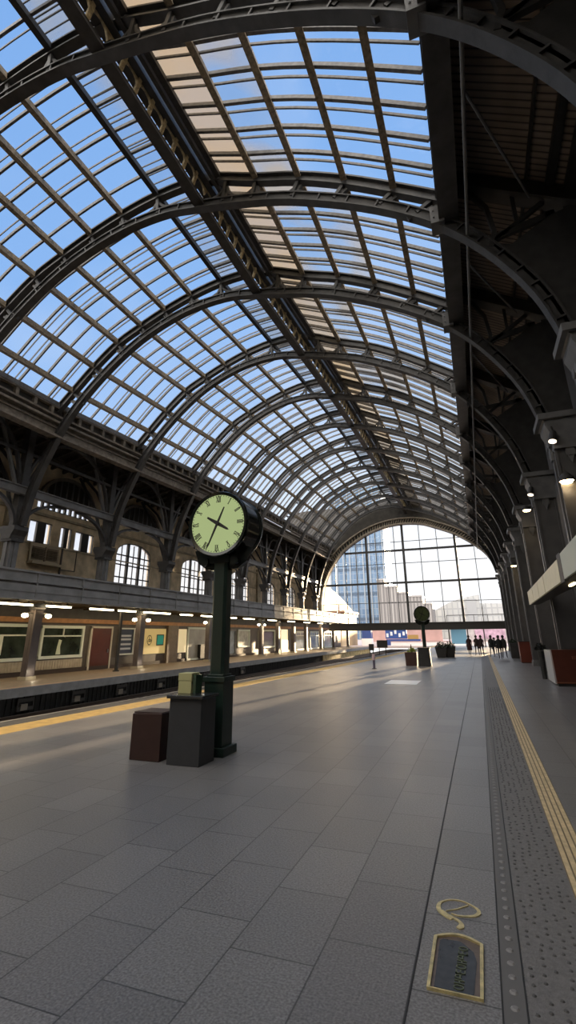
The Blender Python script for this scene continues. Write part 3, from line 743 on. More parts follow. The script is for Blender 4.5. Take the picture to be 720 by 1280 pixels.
m=MB(); m.box(-18.9,-18.72,-12,91,-.02,.012); struct(m.build('trim_7',mat('thin_orange',(.45,.22,.12),.5)),'thin orange line on the opposite platform')
m=MB(); m.box(-19.3,-19.0,-12,62,-1.3,-.34)
y=-2
while y<62:
    m.box(-19.0,-18.95,y,y+.12,-1.3,-.36); y+=.3
struct(m.build('wall_track',mat('ribbed_black',(.022,.022,.022),.7,0,.3,3)),'black ribbed wall below the opposite platform')
m=MB(); m.box(-19.3,-18.8,62,91,-1.3,-.34)
struct(m.build('wall_track_far',mat('sandstone_far',(.5,.38,.18),.8,0,.4,2)),'sand coloured wall below the far end of the opposite platform')
NB=mat('niche_grey',(.05,.047,.044),.5)
for n,y in enumerate((17.5,20.6,23.8,27.5,33,39)):
    t=empty('track_niche',(-18.95,y,-1.1)); 
    m=MB(); m.path([(.08,-.4,.2),(.08,.4,.2),(.08,.4,.55),(.08,-.4,.55)],.16,.06,up=(1,0,0),closed=True); m.build('frame',NB,t)
    MB().box(0,.03,-.38,.38,.22,.53).build('recess',mat('niche_black',(.004,.004,.004)),t); MB().box(.03,.12,-.25,.1,.15,.4).build('equipment',mat('niche_eq',(.25,.22,.18)),t)
    tag(t,'small framed niche in the black track wall, %s from the near end'%ORD[n],'niche','framed niches in the track wall')
RAIL=mat('rail_steel',(.16,.13,.11),.35,.7)
for n,x in enumerate((-13.2,-14.65,-16.6,-18.0)):
    m=MB(); m.box(x-.035,x+.035,-12,110,-1.0,-.95); m.box(x-.01,x+.01,-12,110,-1.1,-1.0); m.box(x-.07,x+.07,-12,110,-1.13,-1.1)
    tag(m.build('track_rail',RAIL),'steel rail in the trackbed, %s from the near platform'%ORD[n],'rail','steel rails between the platforms')
m=MB(); y=-10
while y<90: m.box(-18.4,-16.2,y,y+.25,-1.26,-1.13); m.box(-15.1,-12.8,y,y+.25,-1.26,-1.13); y+=.65
o=tag(m.build('sleepers',mat('sleeper_wood',(.045,.035,.028),.8)),'rows of dark sleepers in the trackbed','sleepers'); o['kind']='stuff'

# tactile strips
TD=mat('tactile_dark',(.15,.143,.138),.55,0,.2,30,.3,80)
m=MB(); m.box(-.135,-.005,-2,70,0,.004); 
struct(m.build('trim_8',mat('groove_dark',(.12,.115,.11),.5)),'narrow studded dark strip')
m=MB()
for x in (-.137,-.008,-.645): m.box(x-.005,x+.005,-2,70,.001,.0055)
struct(m.build('trim_9',mat('joint_black',(.02,.02,.02),.6)),'dark joints beside the studded strip')
m=MB(); m.box(0,.45,-2,70,0,.004); struct(m.build('trim_10',TD),'grey tactile field')
def dome(m,x,y,r,h,n=8):
    vs=[(x+r*math.cos(2*math.pi*k/n),y+r*math.sin(2*math.pi*k/n),.004) for k in range(n)]+[(x+r*.6*math.cos(2*math.pi*k/n),y+r*.6*math.sin(2*math.pi*k/n),.004+h) for k in range(n)]
    m.add(vs,[(k,(k+1)%n,n+(k+1)%n,n+k) for k in range(n)]+[tuple(range(n,2*n))])
m=MB(); y=2.2
while y<26: dome(m,-.07,y,.026,.008,10); y+=.14
o=tag(m.build('tactile_studs',mat('stud_grey',(.2,.19,.185),.4)),'single row of round grey studs set in the dark strip','studs'); o['kind']='stuff'
m=MB(); y=2.2; rr=random.Random(9)
while y<22:
    for q in range(6):
        if rr.random()<.72: dome(m,.05+q*.072+rr.uniform(-.012,.012),y+rr.uniform(-.012,.012)+(.035 if q%2 else 0),.015,.007,7)
    y+=.085
o=tag(m.build('tactile_dots',mat('dot_dark',(.075,.072,.07),.45)),'field of small dark tactile dots left of the yellow guide strip','dots'); o['kind']='stuff'
m=MB(); 
for q in range(4): m.box(.462+q*.058,.502+q*.058,-2,60,.004,.014)
struct(MB().box(.452,.69,-2,60,0,.005).build('trim_11',mat('guide_base',(.2,.15,.09),.6)),'darker bed of the guide strip')
GS=mat('guide_yellow',(.6,.46,.26),.5,0,.2,12,.2,60)
tag(m.build('guide_strip',GS),'ribbed yellow guidance strip running along the right of the floor','guide strip')

# brass plate + loop
BR=mat('brass',(.72,.6,.3),.38,.6,.25,20,.2,120)
t=empty('brass_plaque',(-.39,3.95,0)); tag(t,'arched brass framed plaque set in the floor with a column of worn letters','plaque'); inv=Matrix.Translation(t.location).inverted()
x0,x1,y0,y1=-.545,-.245,3.745,4.29
def apex(n=8,ins=0): 
    return [(lerp(x1-ins,x0+ins,q/n), y1-ins+.065*math.sin(math.pi*q/n)) for q in range(n+1)]
fr=[(x0,y0),(x1,y0)]+apex()
P_(MB().path([(a,b,.008) for a,b in fr],.022,.016,closed=True).build('frame',BR),t,inv)
P_(MB().prism([(a,b) for a,b in fr],'z',0,.004).build('ground_plate',mat('plaque_brown',(.12,.09,.075),.4,0,.2,30)),t,inv)
c=[(x0+.03,y0+.03),(x1-.045,y0+.02)]+[(x1-.03,y1-.2),(x1-.05,y1-.1),(x1-.1,y1-.035),(x0+.16,y1),(x0+.05,y1-.005),(x0+.03,y1-.03)]
P_(MB().prism(c,'z',.004,.007).build('inner_plate',mat('plaque_blue',(.055,.06,.068),.25,.2,.2,20)),t,inv)
m=MB(); rr=random.Random(12); y=y0+.06
letters=['C','H','O','B','R','E','O','U','S','C']
for ch in range(9):
    h=.04; xc=-.375+ch*.002; yy=y+ch*.05
    kind=ch%4
    ring=[(xc+.028*math.cos(u),yy+.018*math.sin(u),.0095) for u in [q*6.283/10 for q in range(10)]]
    if kind==0: m.path(ring,.007,.005,closed=True)
    elif kind==1: m.box(xc-.03,xc+.03,yy-.018,yy-.011,.007,.012); m.box(xc-.03,xc+.03,yy+.011,yy+.018,.007,.012); m.box(xc-.004,xc+.004,yy-.018,yy+.018,.007,.012)
    elif kind==2: m.path(ring[2:9],.007,.005); m.box(xc-.004,xc+.004,yy-.016,yy+.016,.007,.012)
    else: m.box(xc-.03,xc+.03,yy-.018,yy-.011,.007,.012); [m.box(xc+d-.004,xc+d+.004,yy-.018,yy+.017,.007,.012) for d in (-.026,0,.026)]
P_(m.build('lettering',mat('letter_green',(.13,.15,.09),.45,.4)),t,inv)
loop=[(-.45,4.565),(-.50,4.60),(-.548,4.66),(-.558,4.73),(-.54,4.79),(-.48,4.845),(-.40,4.855),(-.33,4.82),(-.275,4.765),(-.265,4.71),(-.29,4.665),(-.34,4.64),(-.41,4.625),(-.46,4.64)]
lp=catmull(loop,4)
m=MB()
def ribbon(m,pts,ws,z0=0.0,z1=.007):
    n=len(pts); vs=[]; fs=[]
    for i,(x,y) in enumerate(pts):
        a=pts[max(i-1,0)]; b=pts[min(i+1,n-1)]; dx,dy=b[0]-a[0],b[1]-a[1]; l=math.hypot(dx,dy) or 1
        w=interp(ws,i/(n-1))/2; nx,ny=-dy/l*w,dx/l*w
        vs+=[(x+nx,y+ny,z0),(x-nx,y-ny,z0),(x-nx,y-ny,z1),(x+nx,y+ny,z1)]
    for i in range(n-1):
        a=i*4;b=a+4; fs+=[(a+3,a+2,b+2,b+3),(a,a+3,b+3,b),(a+1,b+1,b+2,a+2),(a,b,b+1,a+1)]
    fs+=[(0,1,2,3),((n-1)*4+3,(n-1)*4+2,(n-1)*4+1,(n-1)*4)]
    m.add(vs,fs)
ribbon(m,lp,[(0,.03),(.2,.035),(.35,.012),(.55,.012),(.7,.032),(.85,.02),(1,.01)])
ribbon(m,catmull([(-.53,4.66),(-.47,4.60),(-.41,4.56),(-.385,4.52),(-.385,4.48),(-.405,4.452)],4),[(0,.02),(.5,.022),(.8,.045),(1,.03)],0,.0075)
ribbon(m,[(-.50,4.665),(-.42,4.72),(-.345,4.80)],[(0,.006),(1,.012)],0,.0068)
tag(m.build('brass_inlay',BR),'looped brass emblem with a curled tail set in the floor above the plaque','emblem')
o=MB().prism([(-4.1,22.3),(-2.75,22.3),(-2.75,24.2),(-4.1,24.2)],'z',0,.01)  # flat pale panel standing in for a patch of sunlight on the floor
tag(o.build('sun_patch_panel',mat('sun_patch_white',(.85,.85,.85),.3)),'bright patch of sunlight painted as a flat panel in the middle of the floor','sun patch')

# ------------------------------------------------------------------ clock on post
GREEN=mat('dark_green_paint',(.014,.028,.022),.35,0,.15,4,.05,30)
BLK=mat('clock_black',(.016,.019,.016),.16,.1)
DIAL=mat('dial_green',(.53,.58,.39),.5,emit=(.66,.72,.46),estr=.26)
INK=mat('clock_ink',(.015,.015,.012),.5)
def roman(n):
    return ['I','II','III','IV','V','VI','VII','VIII','IX','X','XI','XII'][n-1]
def make_clock():
    t=empty('platform_clock',(0,0,0))
    MB().prism([(-.27,-.27),(.27,-.27),(.27,.27),(-.27,.27)],'z',0,.14).build('base_plate',GREEN,t,bevel=.012)
    m=MB(); m.box(-.2,.2,-.2,.2,.14,1.22); m.box(-.225,.225,-.225,.225,1.2,1.29); m.box(-.17,.17,-.17,.17,1.29,1.33); m.build('plinth',GREEN,t,bevel=.008)
    m=MB(); c=.05; w=.15
    m.prism([(-w+c,-w),(w-c,-w),(w,-w+c),(w,w-c),(w-c,w),(-w+c,w),(-w,w-c),(-w,-w+c)],'z',1.32,3.55); m.build('post',GREEN,t)
    zc=4.16; R=.66
    m=MB(); m.lathe([(R*.93,-.3),(R,-.3),(R+.015,-.27),(R,-.22),(R-.02,-.2),(R-.02,.36),(R,.38),(R+.015,.42),(R,.46),(R*.93,.46)],(0,0,zc),48,'y'); m.build('housing',BLK,t,smooth=True)
    m=MB()
    for s_ in (-1,1):
        m.path([(s_*.1,0,3.4),(s_*.3,0,3.42),(s_*.42,0,3.5),(s_*.5,0,3.72)],.3,.1,up=(0,1,0)); m.cyl((s_*.33,-.2,3.42),(s_*.33,.2,3.42),.09,n=12)
    m.box(-.22,.22,-.18,.18,3.38,3.52); m.build('cradle',BLK,t)
    for sy,nm in ((-1,'dial'),(1,'dial')):
        m=MB(); m.lathe([(1e-4,0),(R*.9,0)],(0,sy*.302,zc),48,'y'); d=m.build(nm,DIAL,t)
        if sy>0: d.location=(0,.16,0)
        sx=-sy  # mirror so it reads correctly
        def P(r,a,off): return (-sy*-1*0+ (r*math.sin(a))*(-sy) , sy*(.302+off), zc+r*math.cos(a))
        num=MB(); 
        for h in range(1,13):
            a=h*math.pi/6; txt=roman(h); rc=R*.76; hh=.06; step=.042
            wds={'I':.6,'V':1.3,'X':1.3}; tot=sum(wds[c_] for c_ in txt)*step; x=-tot/2
            num=MB()
            ct=Vector((math.sin(a)*rc,math.cos(a)*rc)); ux=Vector((math.cos(a),-math.sin(a))); uy=Vector((math.sin(a),math.cos(a)))
            def seg(p,q,w):
                A=ct+ux*p[0]+uy*p[1]; B=ct+ux*q[0]+uy*q[1]
                num.bar((A.x*(-sy),sy*.306,zc+A.y),(B.x*(-sy),sy*.306,zc+B.y),w,.006,up=(0,1,0))
            for c_ in txt:
                wd=wds[c_]*step
                if c_=='I': seg((x+wd/2,-hh),(x+wd/2,hh),.016)
                elif c_=='V': seg((x+.004,hh),(x+wd/2,-hh),.016); seg((x+wd-.004,hh),(x+wd/2,-hh),.008)
                else: seg((x+.004,hh),(x+wd-.004,-hh),.016); seg((x+wd-.004,hh),(x+.004,-hh),.008)
                x+=wd
            seg((-tot/2,hh),(tot/2,hh),.006); seg((-tot/2,-hh),(tot/2,-hh),.006)
            num.build('numeral',INK,d)
        num=MB()
        for q in range(60):
            a=q*math.pi/30; r0=R*(.84 if q%5==0 else .855); r1=R*.885
            num.bar((math.sin(a)*r0*(-sy),sy*.305,zc+math.cos(a)*r0),(math.sin(a)*r1*(-sy),sy*.305,zc+math.cos(a)*r1),.022 if q%5==0 else .012,.006,up=(0,1,0))
        num.build('minute_track',INK,d)['kind']='stuff'
        for nm2,ang,L,tail,w in (('minute_hand',math.radians(203.5),.92*.9*R,.6*.9*R,.026),('hour_hand',math.radians(120),.51*.9*R,.45*.9*R,.04)):
            hm=MB(); ux,uz=math.sin(ang),math.cos(ang); yv=sy*(.315 if nm2=='hour_hand' else .322)
            hm.add([(a*(-sy),yv,zc+b) for a,b in ((-ux*tail+uz*w*.5,-uz*tail-ux*w*.5),(-ux*tail-uz*w*.5,-uz*tail+ux*w*.5),(0-uz*w,ux*w),(ux*L*.85-uz*w*.55,uz*L*.85+ux*w*.55),(ux*L,uz*L),(ux*L*.85+uz*w*.55,uz*L*.85-ux*w*.55),(uz*w,-ux*w))],[(0,1,2,3,4,5,6)])
            o=hm.build(nm2,INK,d); so=o.modifiers.new('s','SOLIDIFY'); so.thickness=.008
        MB().cyl((0,sy*.3,zc),(0,sy*.335,zc),.04,n=16).build('hub',INK,d)
    m=MB(); m.lathe([(R*.9,-.31),(R*.99,-.33),(R*1.0,-.29)],(0,0,zc),48,'y',False); m.build('bezel',BLK,t,smooth=True); m=MB(); m.lathe([(R*.9,.47),(R*.99,.49),(R*1.0,.45)],(0,0,zc),48,'y',False); m.build('bezel',BLK,t,smooth=True)
    return t
clk=make_clock(); clk.location=(-4.7,8.72,0)
tag(clk,'large round clock with pale green dial on a dark green post, in the foreground','clock')
c2=copy_tree(clk); c2.location=(-3.65,35.95,0); c2.scale=(.8,.8,.8); c2.rotation_euler=(0,0,.15)
DIALD=mat('dial_backlit_olive',(.1,.13,.05),.3)  # distant dial, its backlit shade put into a darker colour
for ch in c2.children:
    if ch.name.startswith('dial'):
        ch.data=ch.data.copy(); ch.data.materials[0]=DIALD
tag(c2,'smaller distant round clock on a dark post beside a brown tub','clock')

# boxes beside the clock
BIN=mat('bin_grey',(.034,.036,.04),.5,0,.1,5)
t=empty('waste_cabinet',(-4.83,8.02,0)); tag(t,'dark grey metal cabinet with flat lid standing against the clock post','cabinet')
MB().box(-.29,.33,-.26,.24,0,1.0).build('body',BIN,t,bevel=.01)
MB().box(-.33,.37,-.31,.27,1.0,1.05).build('lid',mat('lid_dark',(.02,.022,.024),.25),t,bevel=.008)
MB().sphere((.33,-.2,1.06),.02,5).build('lid_knob',mat('steelk',(.6,.6,.6),.3,1),t)
t=empty('brown_box',(-5.62,8.1,0)); tag(t,'dark red-brown box with a slanting top left of the grey cabinet','box')
m=MB(); m.prism([(-.31,0),(.3,0),(.3,.74),(-.31,.72)],'y',-.25,.28); m.build('body',mat('maroon',(.035,.014,.011),.5,0,.12,5),t,bevel=.01)
MB().box(-.29,.28,-.23,.26,.73,.75).build('lid',mat('maroon_top',(.05,.028,.024),.4),t)
t=empty('cream_box',(-4.98,8.18,1.05)); tag(t,'small pale yellow-green box standing on the grey cabinet','box')
MB().box(-.17,.09,-.14,.12,0,.2).build('body',mat('cream_green',(.5,.48,.24),.5),t,bevel=.004)
MB().box(-.175,.095,-.145,.125,.205,.33).build('lid',mat('cream_green2',(.46,.44,.22),.5),t,bevel=.004)
t=MB().box(.105,.16,-.1,.12,0,.3).build('glass_jar',mat('jar_green',(.05,.09,.06),.1)); t.location=(-4.98,8.18,1.05); tag(t,'dark green glass flask behind the pale box on the cabinet','flask')

def shrub(m,c,r,n,seed,leaf=.09):
    rr=random.Random(seed)
    for q in range(n):
        d=Vector((rr.gauss(0,1),rr.gauss(0,1),abs(rr.gauss(0,.8)))).normalized()*r*rr.uniform(.4,1)
        p=Vector(c)+d; a=Vector((rr.uniform(-1,1),rr.uniform(-1,1),rr.uniform(-.3,1))).normalized()*leaf; b=a.cross(Vector((rr.random(),rr.random(),rr.random()))).normalized()*leaf*.4
        m.add([p-b,p+a*.5-b*.2,p+a,p+b],[(0,1,2,3)])
LEAF=mat('dark_leaves',(.02,.035,.015),.6,0,.4,10); LEAFL=mat('light_leaves',(.25,.3,.06),.6,0,.4,10)
# far tub and cabinet by distant clock
t=empty('plant_tub',(-4.55,35.6,0)); tag(t,'red-brown tub with a few green sprigs beside the distant clock','plant tub')
m=MB(); m.prism([(-.36,0),(.36,0),(.4,.85),(-.4,.85)],'y',-.35,.35); m.build('tub',mat('tub_brown',(.06,.025,.018),.5),t)
m=MB(); shrub(m,(0,0,.85),.3,90,1,.16); m.build('foliage',LEAFL,t)
m=MB(); m.cyl((0,0,.8),(.02,0,1.35),.07,.02,n=8); m.build('stem',mat('tub_brown2',(.06,.03,.02)),t)
t=empty('waste_cabinet',(-3.62,35.1,0)); tag(t,'black cabinet at the foot of the distant clock','cabinet')
MB().prism([(-.42,0),(.4,0),(.36,1.1),(-.36,1.1)],'y',-.3,.3).build('body',IRONR,t); MB().box(-.4,.4,-.34,.34,1.1,1.16).build('lid',IRONR,t)
for n,(x,y) in enumerate(((-3.45,47.9),(-2.75,48.9))):
    t=empty('planter',(x,y,0)); tag(t,'dark tapered planter with bushy plant left of the walking people, %s one'%('nearer' if n==0 else 'farther'),'planter','dark planters in front of the end window')
    m=MB(); m.prism([(-.35,0),(.35,0),(.5,.85),(-.5,.85)],'y',-.4,.4); m.build('pot',mat('pot_dark',(.02,.018,.016)),t)
    m=MB(); shrub(m,(0,0,.8),.55,260,3+n,.16); m.build('foliage',LEAF,t)
t=empty('bollard',(-6.39,31.84,0)); tag(t,'slim bollard with pink and white top standing alone on the floor','bollard')
MB().cyl((0,0,0),(0,0,.5),.075,n=12).build('post',mat('boll_dark',(.12,.1,.15)),t); MB().cyl((0,0,.5),(0,0,.85),.09,n=12).build('top',mat('boll_pink',(.7,.5,.55)),t); MB().cyl((0,0,0),(0,0,.03),.15,n=12).build('base',IRON,t)
for n,(x,y,w,h) in enumerate(((-9.93,48.7,.5,1.15),(-9.55,52.4,1.1,1.45))):
    t=empty('notice_stand',(x,y,0)); tag(t,'dark rounded board on thin legs near the platform edge, %s'%('smaller one' if n==0 else 'larger one'),'notice stand','dark boards on legs near the platform edge')
    MB().box(-w/2,w/2,-.06,.06,h*.5,h).build('board',IRONR,t,bevel=.05)
    for s_ in (-1,1): MB().cyl((s_*w*.3,0,0),(s_*w*.3,0,h*.5),.04,n=8).build('leg',IRONR,t)

# ------------------------------------------------------------------ people
def make_person(pose, coat, trousers, hair, skin, longcoat=False, bag=False, build=1.0):
    t=empty('person',(0,0,0)); s=pose
    st=.24*s   # stride
    V=[]; E=[]; Rr=[]
    def add(p,r,par=None):
        V.append(p); Rr.append(r); 
        if par is not None: E.append((par,len(V)-1))
        return len(V)-1
    pel=add((0,0,.95),.125*build); wst=add((0,0,1.1),.115*build,pel); ch=add((0,.01,1.3),.145*build,wst); nb=add((0,.0,1.45),.075,ch); nk=add((0,-.01,1.52),.05,nb); hd0=add((0,-.02,1.6),.075,nk); hd=add((0,-.02,1.7),.078,hd0)
    for sd in (-1,1):
        f=sd*st
        hip=add((sd*.095,0,.9),.092*build,pel); kn=add((sd*.1,-f*.5-.02,.5),.062,hip); an=add((sd*.1,-f+(.06 if f<0 else 0),.1),.042,kn); toe=add((sd*.11,-f-.16+(.04 if f<0 else 0),.04),.035,an)
        sh=add((sd*.18,0,1.41),.06,nb); el=add((sd*.25,f*.3,1.14),.043,sh); wr=add((sd*.24,f*.75-.05,.9),.03,el); ha=add((sd*.235,f*.85-.07,.82),.026,wr)
        for q in range(4):
            fi=add((sd*.235-.02+q*.013,f*.9-.085,.755-.01*(q in(1,2))),.009,ha)
        add((sd*.205,f*.85-.09,.79),.01,ha)
    me=bpy.data.meshes.new('body'); me.from_pydata(V,E,[]); me.update()
    o=bpy.data.objects.new('body',me); col.objects.link(o)
    sk=o.modifiers.new('skin','SKIN'); 
    if not me.skin_vertices:
        bm=bmesh.new(); bm.from_mesh(me); bm.verts.layers.skin.verify(); bm.to_mesh(me); bm.free()
    for i,sv in enumerate(me.skin_vertices[0].data): sv.radius=(Rr[i],Rr[i]*.85); sv.use_root=(i==0)
    ss=o.modifiers.new('sub','SUBSURF'); ss.levels=1; ss.render_levels=1
    bpy.context.view_layer.update(); dg=bpy.context.evaluated_depsgraph_get()
    m2=bpy.data.meshes.new_from_object(o.evaluated_get(dg)); m2.name='body'
    bpy.data.objects.remove(o); b=bpy.data.objects.new('body',m2); col.objects.link(b); b.parent=t
    m2.materials.clear()
    for x in (skin,coat,trousers,mat('shoe_black',(.01,.01,.01))): m2.materials.append(x)
    for p in m2.polygons:
        z=p.center.z; ax=abs(p.center.x)
        p.material_index = 0 if z>1.5 or (ax>.2 and z<.9 and z>.7) else (1 if z>.88 or (ax>.19 and z>.86) else (2 if z>.1 else 3)); p.use_smooth=True
    h=MB(); h.sphere((0,.01,1.7),.118,8,(1,1.08,1.15)); 
    h.build('hair',hair,t,smooth=True)
    f=MB(); f.sphere((0,-.125,1.665),.018,4,(1,1.4,1.2)); f.sphere((-.035,-.1,1.69),.012,4); f.sphere((.035,-.1,1.69),.012,4); f.box(-.02,.02,-.105,-.095,1.62,1.628); f.build('face',skin,t)
    cz=.45 if longcoat else .82
    c=MB(); c.lathe([(.2*build,cz),(.185*build,.95),(.165*build,1.1),(.18*build,1.3),(.165,1.42),(.09,1.52),(.07,1.55)],(0,0,0),20)
    for i in range(len(c.v)): v=c.v[i]; c.v[i]=(v[0]*1.05,v[1]*.78,v[2])
    co=c.build('coat',coat,t,smooth=True)
    if bag:
        g=MB(); g.box(.2,.34,-.15,.18,.62,.95); g.path([(.27,0,.95),(.2,.02,1.2),(.12,.02,1.46)],.03,.02,up=(0,1,0)); g.build('bag',IRONR,t)
    return t
SK=mat('skin_shade',(.12,.07,.05)); HB=mat('hair_black',(.01,.008,.007)); 
def cl(n,c): return mat('cloth_'+n,c,.9,0,.2,15)
ppl=[((-1.14,53.4),1,'maroon',(.035,.012,.012),True,False,1.15,'person in a long dark red-brown coat standing leftmost of the group'),
 ((-.45,53.0),-1,'brown',(.03,.018,.014),False,True,.95,'person in a brown jacket with a shoulder bag, second from the left of the group'),
 ((-.02,51.9),1,'plum',(.035,.016,.018),False,False,1.0,'person in a plum jacket striding beside the brown jacket'),
 ((.83,49.6),-1,'black',(.01,.01,.012),False,False,1.05,'person in black with grey trousers mid-stride, alone in a gap of the group'),
 ((1.2,53.8),1,'navy',(.012,.014,.02),False,True,.95,'shorter person in navy with a bag, behind the group on the right'),
 ((1.36,45.9),1,'ink',(.008,.008,.01),False,False,1.15,'broad person in a black coat, nearest of the group on the right'),
 ((1.78,47.6),-1,'coal',(.013,.012,.012),False,False,1.1,'person in a dark coat rightmost of the group, next to the columns')]
for (x,y),pz,cn,cc,lcoat,bag,bd,lab in ppl:
    tr = cl('grey',(.16,.15,.17)) if cn in('black',) else cl('dark',(.015,.015,.018))
    t=make_person(pz,cl(cn,cc),tr,HB,SK,lcoat,bag,bd); t.location=(x,y,0); t.rotation_euler=(0,0,random.uniform(-.3,.3)+(math.pi if cn in('maroon','navy','coal') else 0)); t.scale=(1.02,)*3 if cn!='navy' else (.9,)*3
    tag(t,lab,'person')

# ------------------------------------------------------------------ right side: kiosk, counters, lights
KC=mat('kiosk_cream',(.62,.55,.36),.45,0,.06,3,emit=(.9,.75,.45),estr=.06)
KG=mat('kiosk_mint',(.5,.53,.42),.45)
t=empty('kiosk_canopy',(2.3,20,3.3)); tag(t,'projecting kiosk canopy with cream panelled fascia on the right','canopy'); inv=Matrix.Translation(t.location).inverted()
def kx(y): return 2.12+.03*(y-10)*.6+.0
def kpanel(y0,y1,z0,z1,mt):
    m=MB(); m.prism([(kx(y0),y0),(kx(y0)+.06,y0),(kx(y1)+.06,y1),(kx(y1),y1)],'z',z0,z1); return P_(m.build('fascia_panel',mt),t,inv)
cuts=[26.8,24.0,21.3,19.0,14.9]
for a,b in zip(cuts,cuts[1:]): kpanel(b+.06,a-.06,3.3,3.9,KC)
kpanel(5.5,14.2,3.3,3.95,KG)
m=MB(); m.prism([(kx(5.5)+.08,5.5),(2.85,5.5),(2.85,26.7),(kx(26.8)+.08,26.7)],'z',3.3,3.86); P_(m.build('roof_slab',mat('kiosk_dark',(.035,.028,.022),.6)),t,inv)
m=MB(); m.box(2.2,2.3,14.25,14.85,3.25,4.0); P_(m.build('splice_plate',IRONR),t,inv)
KL=mat('kiosk_tube',(1,.9,.7),emit=(1,.78,.42),estr=6)
for n,(a,b) in enumerate(((12.8,14.2),(15.2,16.0))):
    o=MB().box(2.55,2.62,a,b,3.25,3.298).build('strip_light',KL); tag(o,'glowing warm strip light under the kiosk canopy, %s'%('nearer' if n==0 else 'farther'),'strip light','strip lights under the kiosk canopy')
CB=mat('counter_brown',(.085,.022,.012),.35,0,.15,3)
t=empty('kiosk_counter',(2.6,23,0)); tag(t,'red-brown wooden kiosk counter with one side coloured pale as if lit under the canopy','counter'); inv=Matrix.Translation(t.location).inverted()
P_(MB().prism([(2.62,.1),(4.2,.1),(4.2,1.36),(2.6,1.36)],'y',23.0,23.4).build('front',CB),t,inv)
P_(MB().box(2.6,2.92,23.4,25.6,.06,1.3).build('side',mat('counter_side_lit',(.5,.5,.48),.3)),t,inv)  # light from the end window painted into the side's pale colour
P_(MB().box(2.66,4.2,23.03,23.4,0,.1).box(2.64,2.9,23.4,25.5,0,.07).build('plinth',IRONR),t,inv)
P_(MB().box(2.6,4.2,22.96,23.0,.12,.16).build('foot_rail',mat('copper',(.3,.12,.07),.3,.6)),t,inv)
P_(MB().box(3.3,4.2,22.95,23.0,1.0,1.12).build('hand_rail',mat('copper2',(.16,.05,.025),.4)),t,inv)
t=empty('potted_shrub',(2.55,26.5,0)); tag(t,'small black potted shrub just behind the kiosk counter','plant')
m=MB(); shrub(m,(0,0,1.25),.3,160,21,.12); m.build('foliage',mat('leaf_black',(.012,.014,.012)),t); MB().cyl((0,0,0),(0,0,1.2),.1,.13,n=12).build('pot',IRONR,t)
t=empty('planter_box',(2.9,40.5,0)); tag(t,'red-brown box planter standing before the square column of the seventh roof arch','planter')
MB().prism([(-.38,.05),(.38,.05),(.38,1.42),(-.38,1.42)],'y',-.55,.55).build('body',mat('planter_red',(.13,.025,.012),.4),t); MB().box(-.35,.35,-.52,.52,0,.06).build('plinth',IRONR,t); MB().box(-.41,.41,-.58,.58,1.42,1.47).build('rim',IRONR,t)
t=empty('planter_box',(2.6,47.6,0)); tag(t,'dark box planter farther along the right hand columns','planter')
MB().prism([(-.3,0),(.3,0),(.36,1.2),(-.36,1.2)],'y',-.5,.5).build('body',IRONR,t)
m=MB(); shrub(m,(0,0,1.2),.35,100,33,.14); m.build('foliage',LEAF,t)

DL=mat('downlight_glow',(1,.95,.8),emit=(1,.72,.36),estr=22)
def wall_light(x,y,z,lab):
    t=empty('wall_light',(x,y,z)); tag(t,lab,'lamp','round glowing lamps along the right hand columns')
    MB().lathe([(1e-4,-.06),(.15,-.05),(.2,0.02)],(0,0,0),20).build('lens',DL,t)
    MB().lathe([(.2,.02),(.23,.0),(.23,.1),(.12,.25),(1e-4,.25)],(0,0,0),20).build('hood',IRONR,t)
    MB().bar((0,0,.2),(0,.16,.2),.06).build('arm',IRONR,t) if y<20 else MB().bar((0,0,.2),(4.28-x,0,.2),.06).build('arm',IRONR,t)
    l=bpy.data.lights.new('wall_light_lamp','SPOT'); l.energy=18; l.color=(1,.75,.45); l.spot_size=2.4; l.shadow_soft_size=.15
    lo=bpy.data.objects.new('wall_light_lamp',l); col.objects.link(lo); lo.location=(x,y,z-.1)
wall_light(3.17,16.7,6.55,'round warm lamp on the square column of the third roof arch, nearest of its kind')
wall_light(3.16,28.0,8.25,'round warm lamp between the fourth and fifth square columns')
wall_light(3.07,41.0,6.9,'round warm lamp far down the right hand columns')
SP=mat('spot_face',(.8,.75,.65),emit=(1,.85,.65),estr=2.2)
for n,(x,y,z) in enumerate(((3.15,11.55,8.2),(3.05,16.95,8.15),(2.95,23.5,8.1))):
    t=empty('spotlight',(x,y-.3,z)); tag(t,'small black spotlight with pale face below a capital, %s along the columns'%ORD[n],'spotlight','black spotlights below the capitals')
    a=(.1,-.35,-.25)
    MB().cyl((0,0,.1),(-.08,-.1,-.25),.1,.13,n=14).build('housing',IRONR,t); MB().cyl((-.08,-.1,-.25),(-.084,-.105,-.27),.12,n=14).build('lens',SP,t); MB().bar((0,.1,.35),(0,0,.1),.05).build('bracket',IRONR,t)

# ------------------------------------------------------------------ end wall and window
gl=[(-21.0,5.2),(-20.95,7.0),(-20.5,9.2),(-19.4,11.4),(-17.5,13.7),(-14.3,15.75),(-11.5,16.75),(-8.9,17.1),(-6.2,16.9),(-4.3,16.25),(-1.7,15.1),(.6,13.5),(2.15,11.9),(3.15,9.7),(3.3,8.4),(3.3,5.2)]
glc=catmull(gl,4)
outer=[(3.3,-1.4),(5.2,-1.4),(5.2,21),(-25,21),(-25,5.2)]
m=MB()
